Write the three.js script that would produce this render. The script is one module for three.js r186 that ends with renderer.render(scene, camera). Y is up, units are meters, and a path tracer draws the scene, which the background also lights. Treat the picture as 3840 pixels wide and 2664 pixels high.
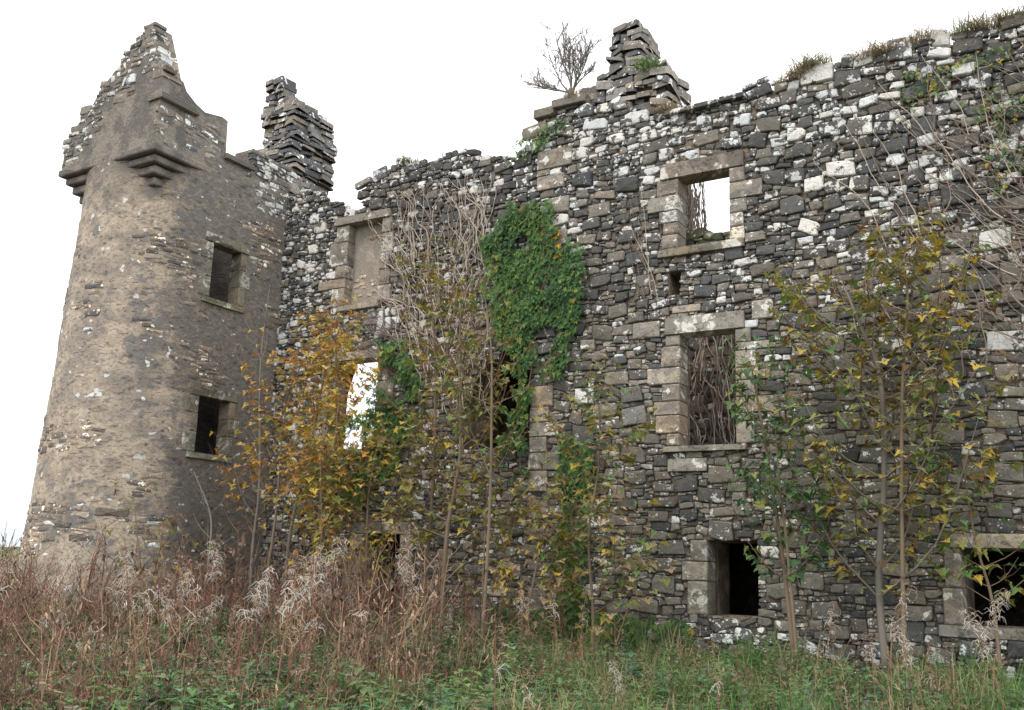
import * as THREE from 'three';
import { mergeGeometries } from 'three/addons/utils/BufferGeometryUtils.js';

// ───────── camera, sky, sun, exposure ─────────
const D2R = Math.PI / 180;
const scene = new THREE.Scene();
const camera = new THREE.PerspectiveCamera(39.38, 1024 / 710, 0.1, 9000);
camera.position.set(0, 1.6, 15);
camera.rotation.set(12.5 * D2R, 33 * D2R, 2.3 * D2R, 'YXZ');
camera.updateMatrixWorld(true);

const renderer = new THREE.WebGLRenderer({ antialias: true });
renderer.setSize(1024, 710);
renderer.toneMapping = THREE.LinearToneMapping;
renderer.toneMappingExposure = 1.6;
renderer.shadowMap.enabled = true;

// ───────── random numbers and noise ─────────
function rng(seed) {
  let a = seed >>> 0;
  return () => {
    a = (a + 0x6D2B79F5) | 0;
    let t = Math.imul(a ^ (a >>> 15), 1 | a);
    t = (t + Math.imul(t ^ (t >>> 7), 61 | t)) ^ t;
    return ((t ^ (t >>> 14)) >>> 0) / 4294967296;
  };
}
const NT = new Float32Array(65536);
{ const r = rng(7); for (let i = 0; i < 65536; i++) NT[i] = r(); }
function vn(x, y) {
  const xi = Math.floor(x), yi = Math.floor(y);
  let fx = x - xi, fy = y - yi;
  fx = fx * fx * (3 - 2 * fx); fy = fy * fy * (3 - 2 * fy);
  const x0 = xi & 255, x1 = (xi + 1) & 255, y0 = (yi & 255) << 8, y1 = ((yi + 1) & 255) << 8;
  const a = NT[y0 + x0], b = NT[y0 + x1], c = NT[y1 + x0], d = NT[y1 + x1];
  return a + (b - a) * fx + (c - a) * fy + (a - b - c + d) * fx * fy;
}
function fbm(x, y, o = 4) {
  let s = 0, w = 0.5, t = 0;
  for (let i = 0; i < o; i++) { s += w * vn(x, y); t += w; w *= 0.5; x = x * 2.03 + 17.3; y = y * 2.03 + 31.7; }
  return s / t;
}
const sstep = (a, b, x) => { const t = Math.min(1, Math.max(0, (x - a) / (b - a))); return t * t * (3 - 2 * t); };
const mix = (a, b, t) => a + (b - a) * t;
const mix3 = (a, b, t) => [mix(a[0], b[0], t), mix(a[1], b[1], t), mix(a[2], b[2], t)];
const toS = (c) => { c = Math.min(1, Math.max(0, c)); return 255 * (c <= 0.0031308 ? c * 12.92 : 1.055 * Math.pow(c, 1 / 2.4) - 0.055); };

// overcast sky: even white cloud, a little bluer low down
{
  const w = 256, h = 128, d = new Float32Array(w * h * 4);
  for (let j = 0; j < h; j++) for (let i = 0; i < w; i++) {
    const el = ((j + 0.5) / h - 0.5) * 180;
    const c = 1 + 0.05 * (fbm(i * 16 / w, j * 12 / h, 3) - 0.5);
    const low = 1 - sstep(1, 9, el);
    const k = (j * w + i) * 4;
    d[k] = 1.17 * c * mix(1, 0.44, low); d[k + 1] = 1.18 * c * mix(1, 0.50, low); d[k + 2] = 1.21 * c * mix(1, 0.54, low); d[k + 3] = 1;
  }
  for (let j = 0; j < h; j++) { const a = (j * w) * 4, b = (j * w + w - 1) * 4; for (let q = 0; q < 3; q++) d[b + q] = d[a + q]; }
  const sky = new THREE.DataTexture(d, w, h, THREE.RGBAFormat, THREE.FloatType);
  sky.mapping = THREE.EquirectangularReflectionMapping;
  sky.magFilter = THREE.LinearFilter; sky.minFilter = THREE.LinearFilter; sky.needsUpdate = true;
  scene.background = sky;
  scene.environment = sky;
}
const sun = new THREE.DirectionalLight(0xfff4e6, 0.9);   // thin brightness of the cloud where the sun stands
sun.position.set(-14, 34, 22);
sun.target.position.set(-8, 3, 0);
sun.castShadow = true;
sun.shadow.radius = 28;
sun.shadow.mapSize.set(2048, 2048);
Object.assign(sun.shadow.camera, { left: -22, right: 22, top: 18, bottom: -18, near: 1, far: 90 });
scene.add(sun, sun.target);

// ───────── naming helpers ─────────
const taken = new Map();
function numbered(n) { const k = taken.get(n) ?? 0; taken.set(n, k + 1); return k ? `${n}_${String(k).padStart(3, '0')}` : n; }
function tag(o, label, category, group, kind) {
  if (label) o.userData.label = label;
  if (category) o.userData.category = category;
  if (group) o.userData.group = group;
  if (kind) o.userData.kind = kind;
  return o;
}
function thing(name, label, category, pos = [0, 0, 0], group) {
  const g = new THREE.Group(); g.name = numbered(name); g.position.set(...pos); scene.add(g);
  return tag(g, label, category, group);
}
function shaded(m) { m.castShadow = true; m.receiveShadow = true; return m; }
function part(name, geo, mat, parent) { const m = shaded(new THREE.Mesh(geo, mat)); m.name = name; parent.add(m); return m; }
function sub(name, parent) { const g = new THREE.Group(); g.name = name; parent.add(g); return g; }

// ───────── textures ─────────
function tex(data, w, h, srgb, rep = true) {
  const t = new THREE.DataTexture(data, w, h, THREE.RGBAFormat);
  if (srgb) t.colorSpace = THREE.SRGBColorSpace;
  t.magFilter = THREE.LinearFilter; t.minFilter = THREE.LinearMipmapLinearFilter; t.generateMipmaps = true;
  if (rep) t.wrapS = t.wrapT = THREE.RepeatWrapping;
  t.needsUpdate = true; return t;
}
// Stone faces: 64 different faces on one sheet, each standing for half a metre of stone.
const TILE = 0.5, TN = 8, TP = 128;
const CLS = { dark: [0, 14], brown: [14, 30], spots: [30, 44], white: [44, 54], sand: [54, 64] };
let stoneMap, stoneBump;
{
  const S = TN * TP, cd = new Uint8Array(S * S * 4), bd = new Uint8Array(S * S * 4), R = rng(41);
  for (let t = 0; t < 64; t++) {
    const tx = (t % TN) * TP, ty = Math.floor(t / TN) * TP, ox = R() * 200, oy = R() * 200;
    const cls = Object.keys(CLS).find((k) => t >= CLS[k][0] && t < CLS[k][1]);
    const tone = 0.8 + 0.45 * R();
    const base = cls === 'sand' ? [[.335, .305, .255], [.32, .30, .262], [.345, .31, .265], [.315, .303, .268]][t % 4]
      : cls === 'brown' ? mix3([.215, .190, .160], [.160, .150, .136], R()) : mix3([.072, .075, .079], [.118, .112, .104], R());
    const th = cls === 'white' ? 0.30 + 0.12 * R() : cls === 'spots' ? 0.535 + 0.06 * R() : cls === 'sand' ? 0.60 + 0.06 * R() : 0.66 + 0.06 * R();
    const spots = [];
    const ns = cls === 'spots' ? 26 : cls === 'dark' ? 9 : cls === 'white' ? 12 : cls === 'sand' ? 5 : 14;
    for (let i = 0; i < ns; i++) spots.push([R(), R(), 0.008 + 0.035 * R() * R()]);
    for (let j = 0; j < TP; j++) for (let i = 0; i < TP; i++) {
      const u = i / TP, v = j / TP;
      const n1 = fbm(u * 5 + ox, v * 8 + oy, 4), n2 = fbm(u * 34 + ox, v * 34 + oy, 3), n3 = vn(u * 90 + oy, v * 90 + ox);
      const lf = fbm(u * 4.2 + oy, v * 5 + ox, 3) * 0.8 + n2 * 0.22;
      let lich = sstep(th, th + 0.06, lf);
      for (const s of spots) { const dx = u - s[0] + (n2 - .5) * .02, dy = v - s[1] + (n3 - .5) * .01; const q = Math.sqrt(dx * dx + dy * dy) / s[2]; if (q < 1.1) lich = Math.max(lich, sstep(1.1, 0.8, q)); }
      const crack = Math.abs(n1 - 0.5) < 0.012 || Math.abs(fbm(u * 7 + 50 + ox, v * 7 + oy, 3) - 0.47) < 0.008;
      const k = tone * (0.62 + 0.5 * n1 + 0.28 * n2 + 0.18 * (n3 - .5));
      let c = [base[0] * k, base[1] * k, base[2] * k];
      if (cls === 'sand') {            // buff stone with ochre bleeds and black pits
        c = mix3(c, [.33 * k, .265 * k, .175 * k], 0.45 * sstep(.56, .68, fbm(u * 3 + ox + 9, v * 3 + oy, 3)));
        if (n2 > .62) c = c.map((q) => q * .68);
        c = mix3(c, [.17 * k, .165 * k, .15 * k], .75 * sstep(.53, .62, fbm(u * 4 + ox + 70, v * 6 + oy + 40, 4)));
      } else c = mix3(c, [.145 * k, .135 * k, .095 * k], 0.45 * sstep(.55, .68, fbm(u * 6 + ox + 5, v * 6 + oy + 3, 3)));
      const lc = 0.70 * (0.78 + 0.36 * n2 + 0.12 * n3);
      c = mix3(c, [lc, lc, lc * 0.965], lich * (n3 > 0.88 ? 0.6 : 1));
      if (crack) c = c.map((q) => q * 0.5);
      const o = ((ty + j) * S + tx + i) * 4;
      cd[o] = toS(c[0]); cd[o + 1] = toS(c[1]); cd[o + 2] = toS(c[2]); cd[o + 3] = 255;
      const hgt = 255 * Math.min(1, Math.max(0, 0.5 * n1 + 0.35 * n2 + 0.1 * n3 + (crack ? -.15 : 0) + 0.08 * lich));
      bd[o] = bd[o + 1] = bd[o + 2] = hgt; bd[o + 3] = 255;
    }
  }
  stoneMap = tex(cd, S, S, true); stoneBump = tex(bd, S, S, false);
}
// a plain grained texture, tiling every `size` metres; col(n1, n2, n3) gives linear colour
function grain(S, f1, f2, col, bumpOf) {
  const cd = new Uint8Array(S * S * 4), bd = new Uint8Array(S * S * 4);
  const wrap = (fn, u, v, f, o) => { // blend across the seam so that the repeat does not show
    const a = fn(u * f, v * f, o), b = fn((u - 1) * f, v * f, o), c = fn(u * f, (v - 1) * f, o), d = fn((u - 1) * f, (v - 1) * f, o);
    const wu = sstep(.75, 1, u), wv = sstep(.75, 1, v);
    return mix(mix(a, b, wu), mix(c, d, wu), wv);
  };
  for (let j = 0; j < S; j++) for (let i = 0; i < S; i++) {
    const u = i / S, v = j / S, n1 = wrap(fbm, u, v, f1, 4), n2 = wrap(fbm, u, v, f2, 3), n3 = NT[((j * 7) & 255) * 256 + ((i * 3 + j) & 255)];
    const c = col(n1, n2, n3), o = (j * S + i) * 4, h = bumpOf ? bumpOf(n1, n2, n3) : n2;
    cd[o] = toS(c[0]); cd[o + 1] = toS(c[1]); cd[o + 2] = toS(c[2]); cd[o + 3] = 255;
    bd[o] = bd[o + 1] = bd[o + 2] = 255 * h; bd[o + 3] = 255;
  }
  return [tex(cd, S, S, true), tex(bd, S, S, false)];
}
const MAT = {};
MAT.stone = new THREE.MeshStandardMaterial({ name: 'rubble_stone', map: stoneMap, bumpMap: stoneBump, bumpScale: 0.014, roughness: 0.93, vertexColors: true });
{
  const [m, b] = grain(512, 9, 60, (a, c, n) => { const k = .65 + .5 * a + .3 * c; return mix3([.13 * k, .105 * k, .082 * k], [.27 * k, .22 * k, .16 * k], sstep(.5, .68, a + .2 * (n - .5))); });
  m.repeat.set(.5, .5); b.repeat.set(.5, .5);
  MAT.mortar = new THREE.MeshStandardMaterial({ name: 'lime_mortar_core', map: m, bumpMap: b, bumpScale: .03, roughness: 1 });
}
{
  const [m, b] = grain(512, 10, 70, (a, c, n) => { const k = .7 + .35 * a + .35 * c; return mix3([.155 * k, .14 * k, .128 * k], [.235 * k, .205 * k, .172 * k], sstep(.40, .70, a + .35 * (c - .5))).map((q) => q * (n > .93 ? .6 : 1)); });
  m.repeat.set(.33, .33); b.repeat.set(.33, .33);
  MAT.harl = new THREE.MeshStandardMaterial({ name: 'weathered_harling', map: m, bumpMap: b, bumpScale: .014, roughness: 1 });
}
{
  const [m, b] = grain(256, 6, 50, (a, c) => { const k = .75 + .3 * a + .25 * c; return mix3([.38 * k, .33 * k, .27 * k], [.28 * k, .25 * k, .21 * k], sstep(.45, .62, a)); });
  m.repeat.set(.7, .7); b.repeat.set(.7, .7);
  MAT.plaster = new THREE.MeshStandardMaterial({ name: 'old_plaster', map: m, bumpMap: b, bumpScale: .01, roughness: 1 });
}
{
  const [m, b] = grain(512, 12, 90, (a, c, n) => { const k = .6 + .6 * c; return mix3([.07 * k, .075 * k, .03 * k], [.10 * k, .075 * k, .045 * k], sstep(.42, .6, a + .1 * (n - .5))); });
  m.repeat.set(60, 60); b.repeat.set(60, 60);
  MAT.ground = new THREE.MeshStandardMaterial({ name: 'rough_ground', map: m, bumpMap: b, bumpScale: .08, roughness: 1 });
}
const flat = (name, r, g, b, o = {}) => { const m = new THREE.MeshStandardMaterial({ name, roughness: .9, ...o }); m.color.setRGB(r, g, b); return m; };
const leafy = (name, r, g, b) => { const m = new THREE.MeshPhysicalMaterial({ name, roughness: .8, transmission: .48, thickness: 0, side: THREE.DoubleSide, specularIntensity: .5 }); m.color.setRGB(r, g, b); return m; };

// ───────── stones ─────────
class Acc {
  constructor() { this.p = []; this.u = []; this.c = []; this.i = []; }
  geo() {
    const g = new THREE.BufferGeometry();
    g.setAttribute('position', new THREE.Float32BufferAttribute(this.p, 3));
    g.setAttribute('uv', new THREE.Float32BufferAttribute(this.u, 2));
    g.setAttribute('color', new THREE.Float32BufferAttribute(this.c, 3));
    g.setIndex(this.i); return g;
  }
}
const area = (p) => { let s = 0; for (let i = 0; i < p.length; i++) { const a = p[i], b = p[(i + 1) % p.length]; s += a[0] * b[1] - a[1] * b[0]; } return s / 2; };
const cen = (p) => { let x = 0, y = 0; for (const q of p) { x += q[0]; y += q[1]; } return [x / p.length, y / p.length]; };
// a convex outline made into a worn stone: corners knocked off, edges uneven
function worn(poly, R, rough) {
  const out = [], n = poly.length, c = cen(poly);
  for (let i = 0; i < n; i++) {
    const a = poly[(i + n - 1) % n], b = poly[i], d = poly[(i + 1) % n];
    const la = Math.hypot(a[0] - b[0], a[1] - b[1]), ld = Math.hypot(d[0] - b[0], d[1] - b[1]);
    if (Math.min(la, ld) < 0.012) { out.push(b); continue; }
    const big = R() < .3 * rough * rough ? 1 : .3, k = Math.min(.42, (.05 + .42 * R()) * big * rough), k2 = Math.min(.42, (.05 + .42 * R()) * big * rough);
    const ka = Math.min(k * la, .16) / la, kd = Math.min(k2 * ld, .12) / ld;
    out.push([b[0] + (a[0] - b[0]) * ka, b[1] + (a[1] - b[1]) * ka]);
    out.push([b[0] + (d[0] - b[0]) * kd, b[1] + (d[1] - b[1]) * kd]);
    if (ld > .14 && R() < .6 * rough) {
      const t = .35 + .3 * R(), q = -(.02 + .05 * R()) * rough;
      const m = [mix(b[0], d[0], t), mix(b[1], d[1], t)];
      out.push([m[0] + (c[0] - m[0]) * -q * .9, m[1] + (c[1] - m[1]) * -q * .9]);
    }
  }
  return out;
}
// opts: z (face level), depth, tile class, tint, bulge, rough, P (maps u, v, out-of-face to space)
function addStone(acc, poly0, R, o) {
  const poly = worn(poly0, R, o.rough ?? 1), n = poly.length, c = cen(poly);
  let x0 = 1e9, x1 = -1e9, y0 = 1e9, y1 = -1e9;
  for (const q of poly) { x0 = Math.min(x0, q[0]); x1 = Math.max(x1, q[0]); y0 = Math.min(y0, q[1]); y1 = Math.max(y1, q[1]); }
  const w = x1 - x0, h = y1 - y0, md = Math.min(w, h), cl = CLS[o.cls], t = cl[0] + Math.floor(R() * (cl[1] - cl[0]));
  const sd = (o.z ?? 0) + o.depth, sc = Math.max(TILE, (Math.max(w, h) + sd * .6) * 1.05), fx = R() * (1 - (w + sd * .6) / sc), fy = R() * (1 - (h + sd * .45) / sc), flipx = R() < .5;
  const tx = (t % TN) / TN, ty = Math.floor(t / TN) / TN;
  const uv = (x, y) => { let u = Math.min(.985, Math.max(.015, (x - x0) / sc + fx)), v = Math.min(.985, Math.max(.015, (y - y0) / sc + fy)); if (flipx) u = 1 - u; return [tx + u / TN, ty + v / TN]; };
  const bev = Math.min(o.bevel ?? .015, md * .15), bulge = (o.bulge ?? .09) * Math.min(md, .2) * (.3 + .9 * R());
  const sx = (R() - .5) * (o.tilt ?? .16), sy = (R() - .5) * (o.tilt ?? .16), P = o.P ?? ((a, b, d) => [a, b, d]);
  const s = acc.p.length / 3, z = o.z ?? 0;
  const push = (x, y, d) => { acc.p.push(...P(x, y, d)); acc.u.push(...uv(x, y)); acc.c.push(...o.tint); };
  const sl = (q) => sx * (q[0] - c[0]) + sy * (q[1] - c[1]);
  for (const q of poly) { push(q[0], q[1], -o.depth); const e = uv(q[0] + sd * .6, q[1] + sd * .45); acc.u.splice(-2, 2, e[0], e[1]); }
  for (const q of poly) push(q[0], q[1], z + sl(q) - bev * (.5 + .5 * R()));
  for (const q of poly) {
    const L = Math.hypot(q[0] - c[0], q[1] - c[1]) + 1e-6, k = Math.max(.35, 1 - bev * (.9 + .9 * R()) / L);
    push(c[0] + (q[0] - c[0]) * k, c[1] + (q[1] - c[1]) * k, z + sl(q) + bulge * .5 * R());
  }
  push(c[0] + (R() - .5) * w * .25, c[1] + (R() - .5) * h * .25, z + bulge);
  for (let r = 0; r < 2; r++) for (let i = 0; i < n; i++) {
    const a = s + r * n + i, b = s + r * n + (i + 1) % n, d = a + n, e = b + n;
    acc.i.push(a, b, e, a, e, d);
  }
  for (let i = 0; i < n; i++) acc.i.push(s + 2 * n + i, s + 2 * n + (i + 1) % n, s + 3 * n);
}
// ── packing: stones of falling size are thrown into the face, then each grows up to its neighbours ──
function gapLine(A, B) { // best separating edge line: [gap, nx, ny, offset of A-side edge]
  let best = [-1e9, 0, 0, 0, 0];
  for (let s = 0; s < 2; s++) {
    const U = s ? B : A, V = s ? A : B;
    for (let i = 0; i < U.length; i++) {
      const a = U[i], b = U[(i + 1) % U.length], L = Math.hypot(b[0] - a[0], b[1] - a[1]) + 1e-9;
      const nx = (b[1] - a[1]) / L, ny = -(b[0] - a[0]) / L, d0 = nx * a[0] + ny * a[1];
      let m = 1e9; for (const q of V) m = Math.min(m, nx * q[0] + ny * q[1] - d0);
      if (m > best[0]) best = s ? [m, -nx, -ny, -d0 - m, m] : [m, nx, ny, d0, m];
    }
  }
  return best;
}
function clip(p, nx, ny, d) {
  const out = [];
  for (let i = 0; i < p.length; i++) {
    const a = p[i], b = p[(i + 1) % p.length], da = nx * a[0] + ny * a[1] - d, db = nx * b[0] + ny * b[1] - d;
    if (da <= 0) out.push(a);
    if ((da < 0 && db > 0) || (da > 0 && db < 0)) { const t = da / (da - db); out.push([a[0] + (b[0] - a[0]) * t, a[1] + (b[1] - a[1]) * t]); }
  }
  return out;
}
function pack({ x0, x1, y0, y1, inside, blocks = [], scale = () => 1, levels, seed, joint = .0045, turn = 13 }) {
  const R = rng(seed), G = .3, grid = new Map(), items = [];
  const bbox = (p) => { let a = 1e9, b = -1e9, c = 1e9, d = -1e9; for (const q of p) { a = Math.min(a, q[0]); b = Math.max(b, q[0]); c = Math.min(c, q[1]); d = Math.max(d, q[1]); } return [a, b, c, d]; };
  const cells = (bb, fn) => { for (let i = Math.floor(bb[0] / G); i <= Math.floor(bb[1] / G); i++) for (let j = Math.floor(bb[2] / G); j <= Math.floor(bb[3] / G); j++) { const r = fn(i * 4096 + j); if (r) return true; } return false; };
  const put = (it) => { const id = items.push(it) - 1; it.id = id; it.bb = bbox(it.q); cells(it.bb, (k) => { let a = grid.get(k); if (!a) grid.set(k, a = []); a.push(it); }); };
  for (const b of blocks) put({ q: [[b[0], b[2]], [b[1], b[2]], [b[1], b[3]], [b[0], b[3]]], fixed: true });
  const A = (x1 - x0) * (y1 - y0);
  levels.forEach(([w0, w1, h0, h1, tries], lv) => {
    const N = Math.round(A * tries);
    for (let k = 0; k < N; k++) {
      const x = mix(x0, x1, R()), y = mix(y0, y1, R());
      if (!inside(x, y)) continue;
      const s = scale(x, y), w = mix(w0, w1, R()) * s, h = mix(h0, h1, R()) * s;
      const a = (R() + R() + R() - 1.5) / 1.5 * turn * D2R * (R() < .12 ? 3 : 1), ca = Math.cos(a), sa = Math.sin(a), q = [];
      for (const [i, j] of [[-1, -1], [1, -1], [1, 1], [-1, 1]]) {
        const px = i * w / 2 * (1 - .42 * R() * R()), py = j * h / 2 * (1 - .5 * R() * R());
        q.push([x + px * ca - py * sa, y + px * sa + py * ca]);
      }
      const bb = bbox(q);
      const hit = cells(bb, (c) => { const l = grid.get(c); if (l) for (const o of l) { if (o.bb[0] > bb[1] || o.bb[1] < bb[0] || o.bb[2] > bb[3] || o.bb[3] < bb[2]) continue; if (gapLine(q, o.q)[0] < .003) return true; } return false; });
      if (!hit) put({ q, w, h, lv, x, y });
    }
  });
  const out = [];
  for (const it of items) {
    if (it.fixed) continue;
    const e = Math.min(.085, .03 + .4 * Math.min(it.w, it.h)), c = [it.x, it.y];
    // grow the quad outwards by e
    let p = it.q.map((q) => { const dx = q[0] - c[0], dy = q[1] - c[1], L = Math.hypot(dx, dy) + 1e-6; return [q[0] + dx / L * e * 1.5, q[1] + dy / L * e * 1.2]; });
    const bb = bbox(p), seen = new Set();
    cells(bb, (k) => {
      const l = grid.get(k); if (l) for (const o of l) {
        if (o === it || seen.has(o.id)) continue; seen.add(o.id);
        if (o.bb[0] - .1 > bb[1] || o.bb[1] + .1 < bb[0] || o.bb[2] - .1 > bb[3] || o.bb[3] + .1 < bb[2]) continue;
        const g = it.id < o.id ? gapLine(it.q, o.q) : (() => { const r = gapLine(o.q, it.q); return [r[0], -r[1], -r[2], -r[3] - r[0], 0]; })();
        p = clip(p, g[1], g[2], g[3] + (o.fixed ? g[0] : g[0] / 2) - joint * (.5 + R()));
      } return false;
    });
    if (p.length >= 3 && area(p) > .0006) out.push({ poly: p, a: area(p), c: cen(p), lv: it.lv });
  }
  return out;
}
const LV = [[.46, .70, .28, .42, 3.5], [.32, .54, .18, .30, 28], [.21, .38, .12, .21, 75], [.12, .25, .07, .13, 140], [.06, .16, .03, .065, 300]];
const tintOf = (R, w = .16) => { const k = 1 - w + 2 * w * R(), h = (R() - .5) * .08; return [k * (1 + h), k, k * (1 - h)]; };
// Split a list of stones over an owner: the ones that show largest become meshes of their own, the rest one joined part.
function buildStones(list, owner, R, optOf, name, limit, restName) {
  list.sort((p, q) => q.show - p.show);
  const rest = new Acc();
  list.forEach((s, k) => {
    if (k < limit) { const a = new Acc(); addStone(a, s.poly, R, optOf(s)); part(name, a.geo(), MAT.stone, owner); } else addStone(rest, s.poly, R, optOf(s));
  });
  if (rest.i.length) { const m = part(restName, rest.geo(), MAT.stone, owner); m.userData.kind = 'stuff'; }
}
function extrude(poly, holes, z0, depth, mat, name, owner, tf) {
  const s = new THREE.Shape(poly.map((q) => new THREE.Vector2(...q)));
  for (const h of holes) s.holes.push(new THREE.Path(h.map((q) => new THREE.Vector2(...q))));
  const g = new THREE.ExtrudeGeometry(s, { depth, bevelEnabled: false }); g.translate(0, 0, z0);
  if (tf) g.applyMatrix4(tf);
  return part(name, g, mat, owner);
}
const rectP = (r) => [[r[0], r[2]], [r[1], r[2]], [r[1], r[3]], [r[0], r[3]]];

// ───────── ground ─────────
function groundY(x, z) {
  const up = .45 * (1 - sstep(-1, 9, z)), near = 1 - sstep(25, 80, Math.hypot(x + 8, z - 4));
  return (up + .10 * (fbm(x * .45 + 40, z * .45 + 40, 3) - .5)) * near - sstep(30, 400, Math.hypot(x, z)) * 3;
}
{
  const N = 170, g = new THREE.PlaneGeometry(2, 2, N, N), p = g.attributes.position, uv = g.attributes.uv;
  for (let i = 0; i < p.count; i++) {
    const a = p.getX(i), b = p.getY(i), f = (t) => Math.sign(t) * (Math.abs(t) * 22 + Math.pow(Math.abs(t), 7) * 3500);
    const x = -8 + f(a), z = 4 - f(b);
    p.setXYZ(i, x, groundY(x, z), z); uv.setXY(i, x / 120, z / 120);
  }
  g.computeVertexNormals();
  const m = shaded(new THREE.Mesh(g, MAT.ground)); m.name = 'ground'; m.userData.kind = 'structure'; scene.add(m);
}
{ // low far hills beyond the fields
  const p = [], idx = [], n = 120;
  for (let i = 0; i <= n; i++) {
    const a = (-100 + 70 * i / n) * D2R, r = 1500, h = 5 + 13 * fbm(i * .16, 3, 4);
    for (const [y, q] of [[-6, r], [h, r + 40], [-6, r + 300]]) p.push(Math.sin(a) * q, y, 15 - Math.cos(a) * q);
  }
  for (let i = 0; i < n; i++) for (let k = 0; k < 2; k++) { const a = i * 3 + k; idx.push(a, a + 1, a + 3, a + 1, a + 4, a + 3); }
  const g = new THREE.BufferGeometry(); g.setAttribute('position', new THREE.Float32BufferAttribute(p, 3)); g.setIndex(idx); g.computeVertexNormals();
  const m = shaded(new THREE.Mesh(g, flat('far_land', .11, .13, .06, { side: THREE.DoubleSide, roughness: 1 }))); m.name = 'hills'; m.userData.kind = 'structure'; scene.add(m);
}

// ───────── main range: rubble wall ─────────
const TOP = [[-16.08, 9.83], [-15.40, 9.87], [-14.91, 9.71], [-14.75, 9.44], [-14.28, 9.38], [-14.00, 9.07], [-13.71, 8.98], [-13.75, 9.77], [-13.21, 9.92], [-12.73, 9.98], [-12.24, 9.83], [-11.56, 9.89], [-11.12, 9.96], [-10.90, 9.89], [-10.78, 9.75], [-10.35, 9.64], [-9.93, 9.51], [-9.48, 9.72], [-9.42, 9.91], [-9.30, 10.23], [-9.06, 10.41], [-8.67, 10.45], [-8.38, 10.29], [-7.54, 10.02], [-6.66, 9.61], [-5.92, 9.64], [-5.20, 9.67], [-5.16, 9.94], [-4.96, 9.94], [-4.74, 9.80], [-4.36, 9.87], [-4.07, 9.92], [-3.57, 9.90], [-3.16, 9.83], [-2.82, 9.93], [-2.49, 9.92], [-2.04, 9.87], [-1.85, 9.89], [-1.31, 9.81], [-1.18, 9.95], [-.6, 9.94], [.4, 9.8], [2, 9.9]];
const topAt = (x) => { for (let i = 0; i < TOP.length - 1; i++) { const a = TOP[i], b = TOP[i + 1]; if (x >= a[0] && x <= b[0]) return mix(a[1], b[1], (x - a[0]) / (b[0] - a[0] + 1e-9)); } return x < -16 ? 9.83 : 9.9; };
const OPEN = { w1: [-6.44, -5.54, 7.15, 8.41], w2: [-6.40, -5.46, 3.76, 5.62], w3: [-5.93, -5.14, 1.12, 2.25], w4: [-2.27, -.7, 1.18, 2.2], w5: [-14.0, -13.1, 6.98, 8.8], w6: [-14.05, -12.95, 3.95, 5.78], door: [-12.99, -12.1, .25, 2.27], slot: [-6.64, -6.42, 6.34, 6.74] };
const HOLE = [[-10.80, 3.85], [-9.31, 3.80], [-9.33, 5.05], [-9.44, 5.70], [-9.72, 5.80], [-10.05, 5.72], [-10.38, 5.50], [-10.56, 5.30], [-10.62, 5.0], [-10.78, 4.75], [-10.74, 4.3]];
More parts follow.
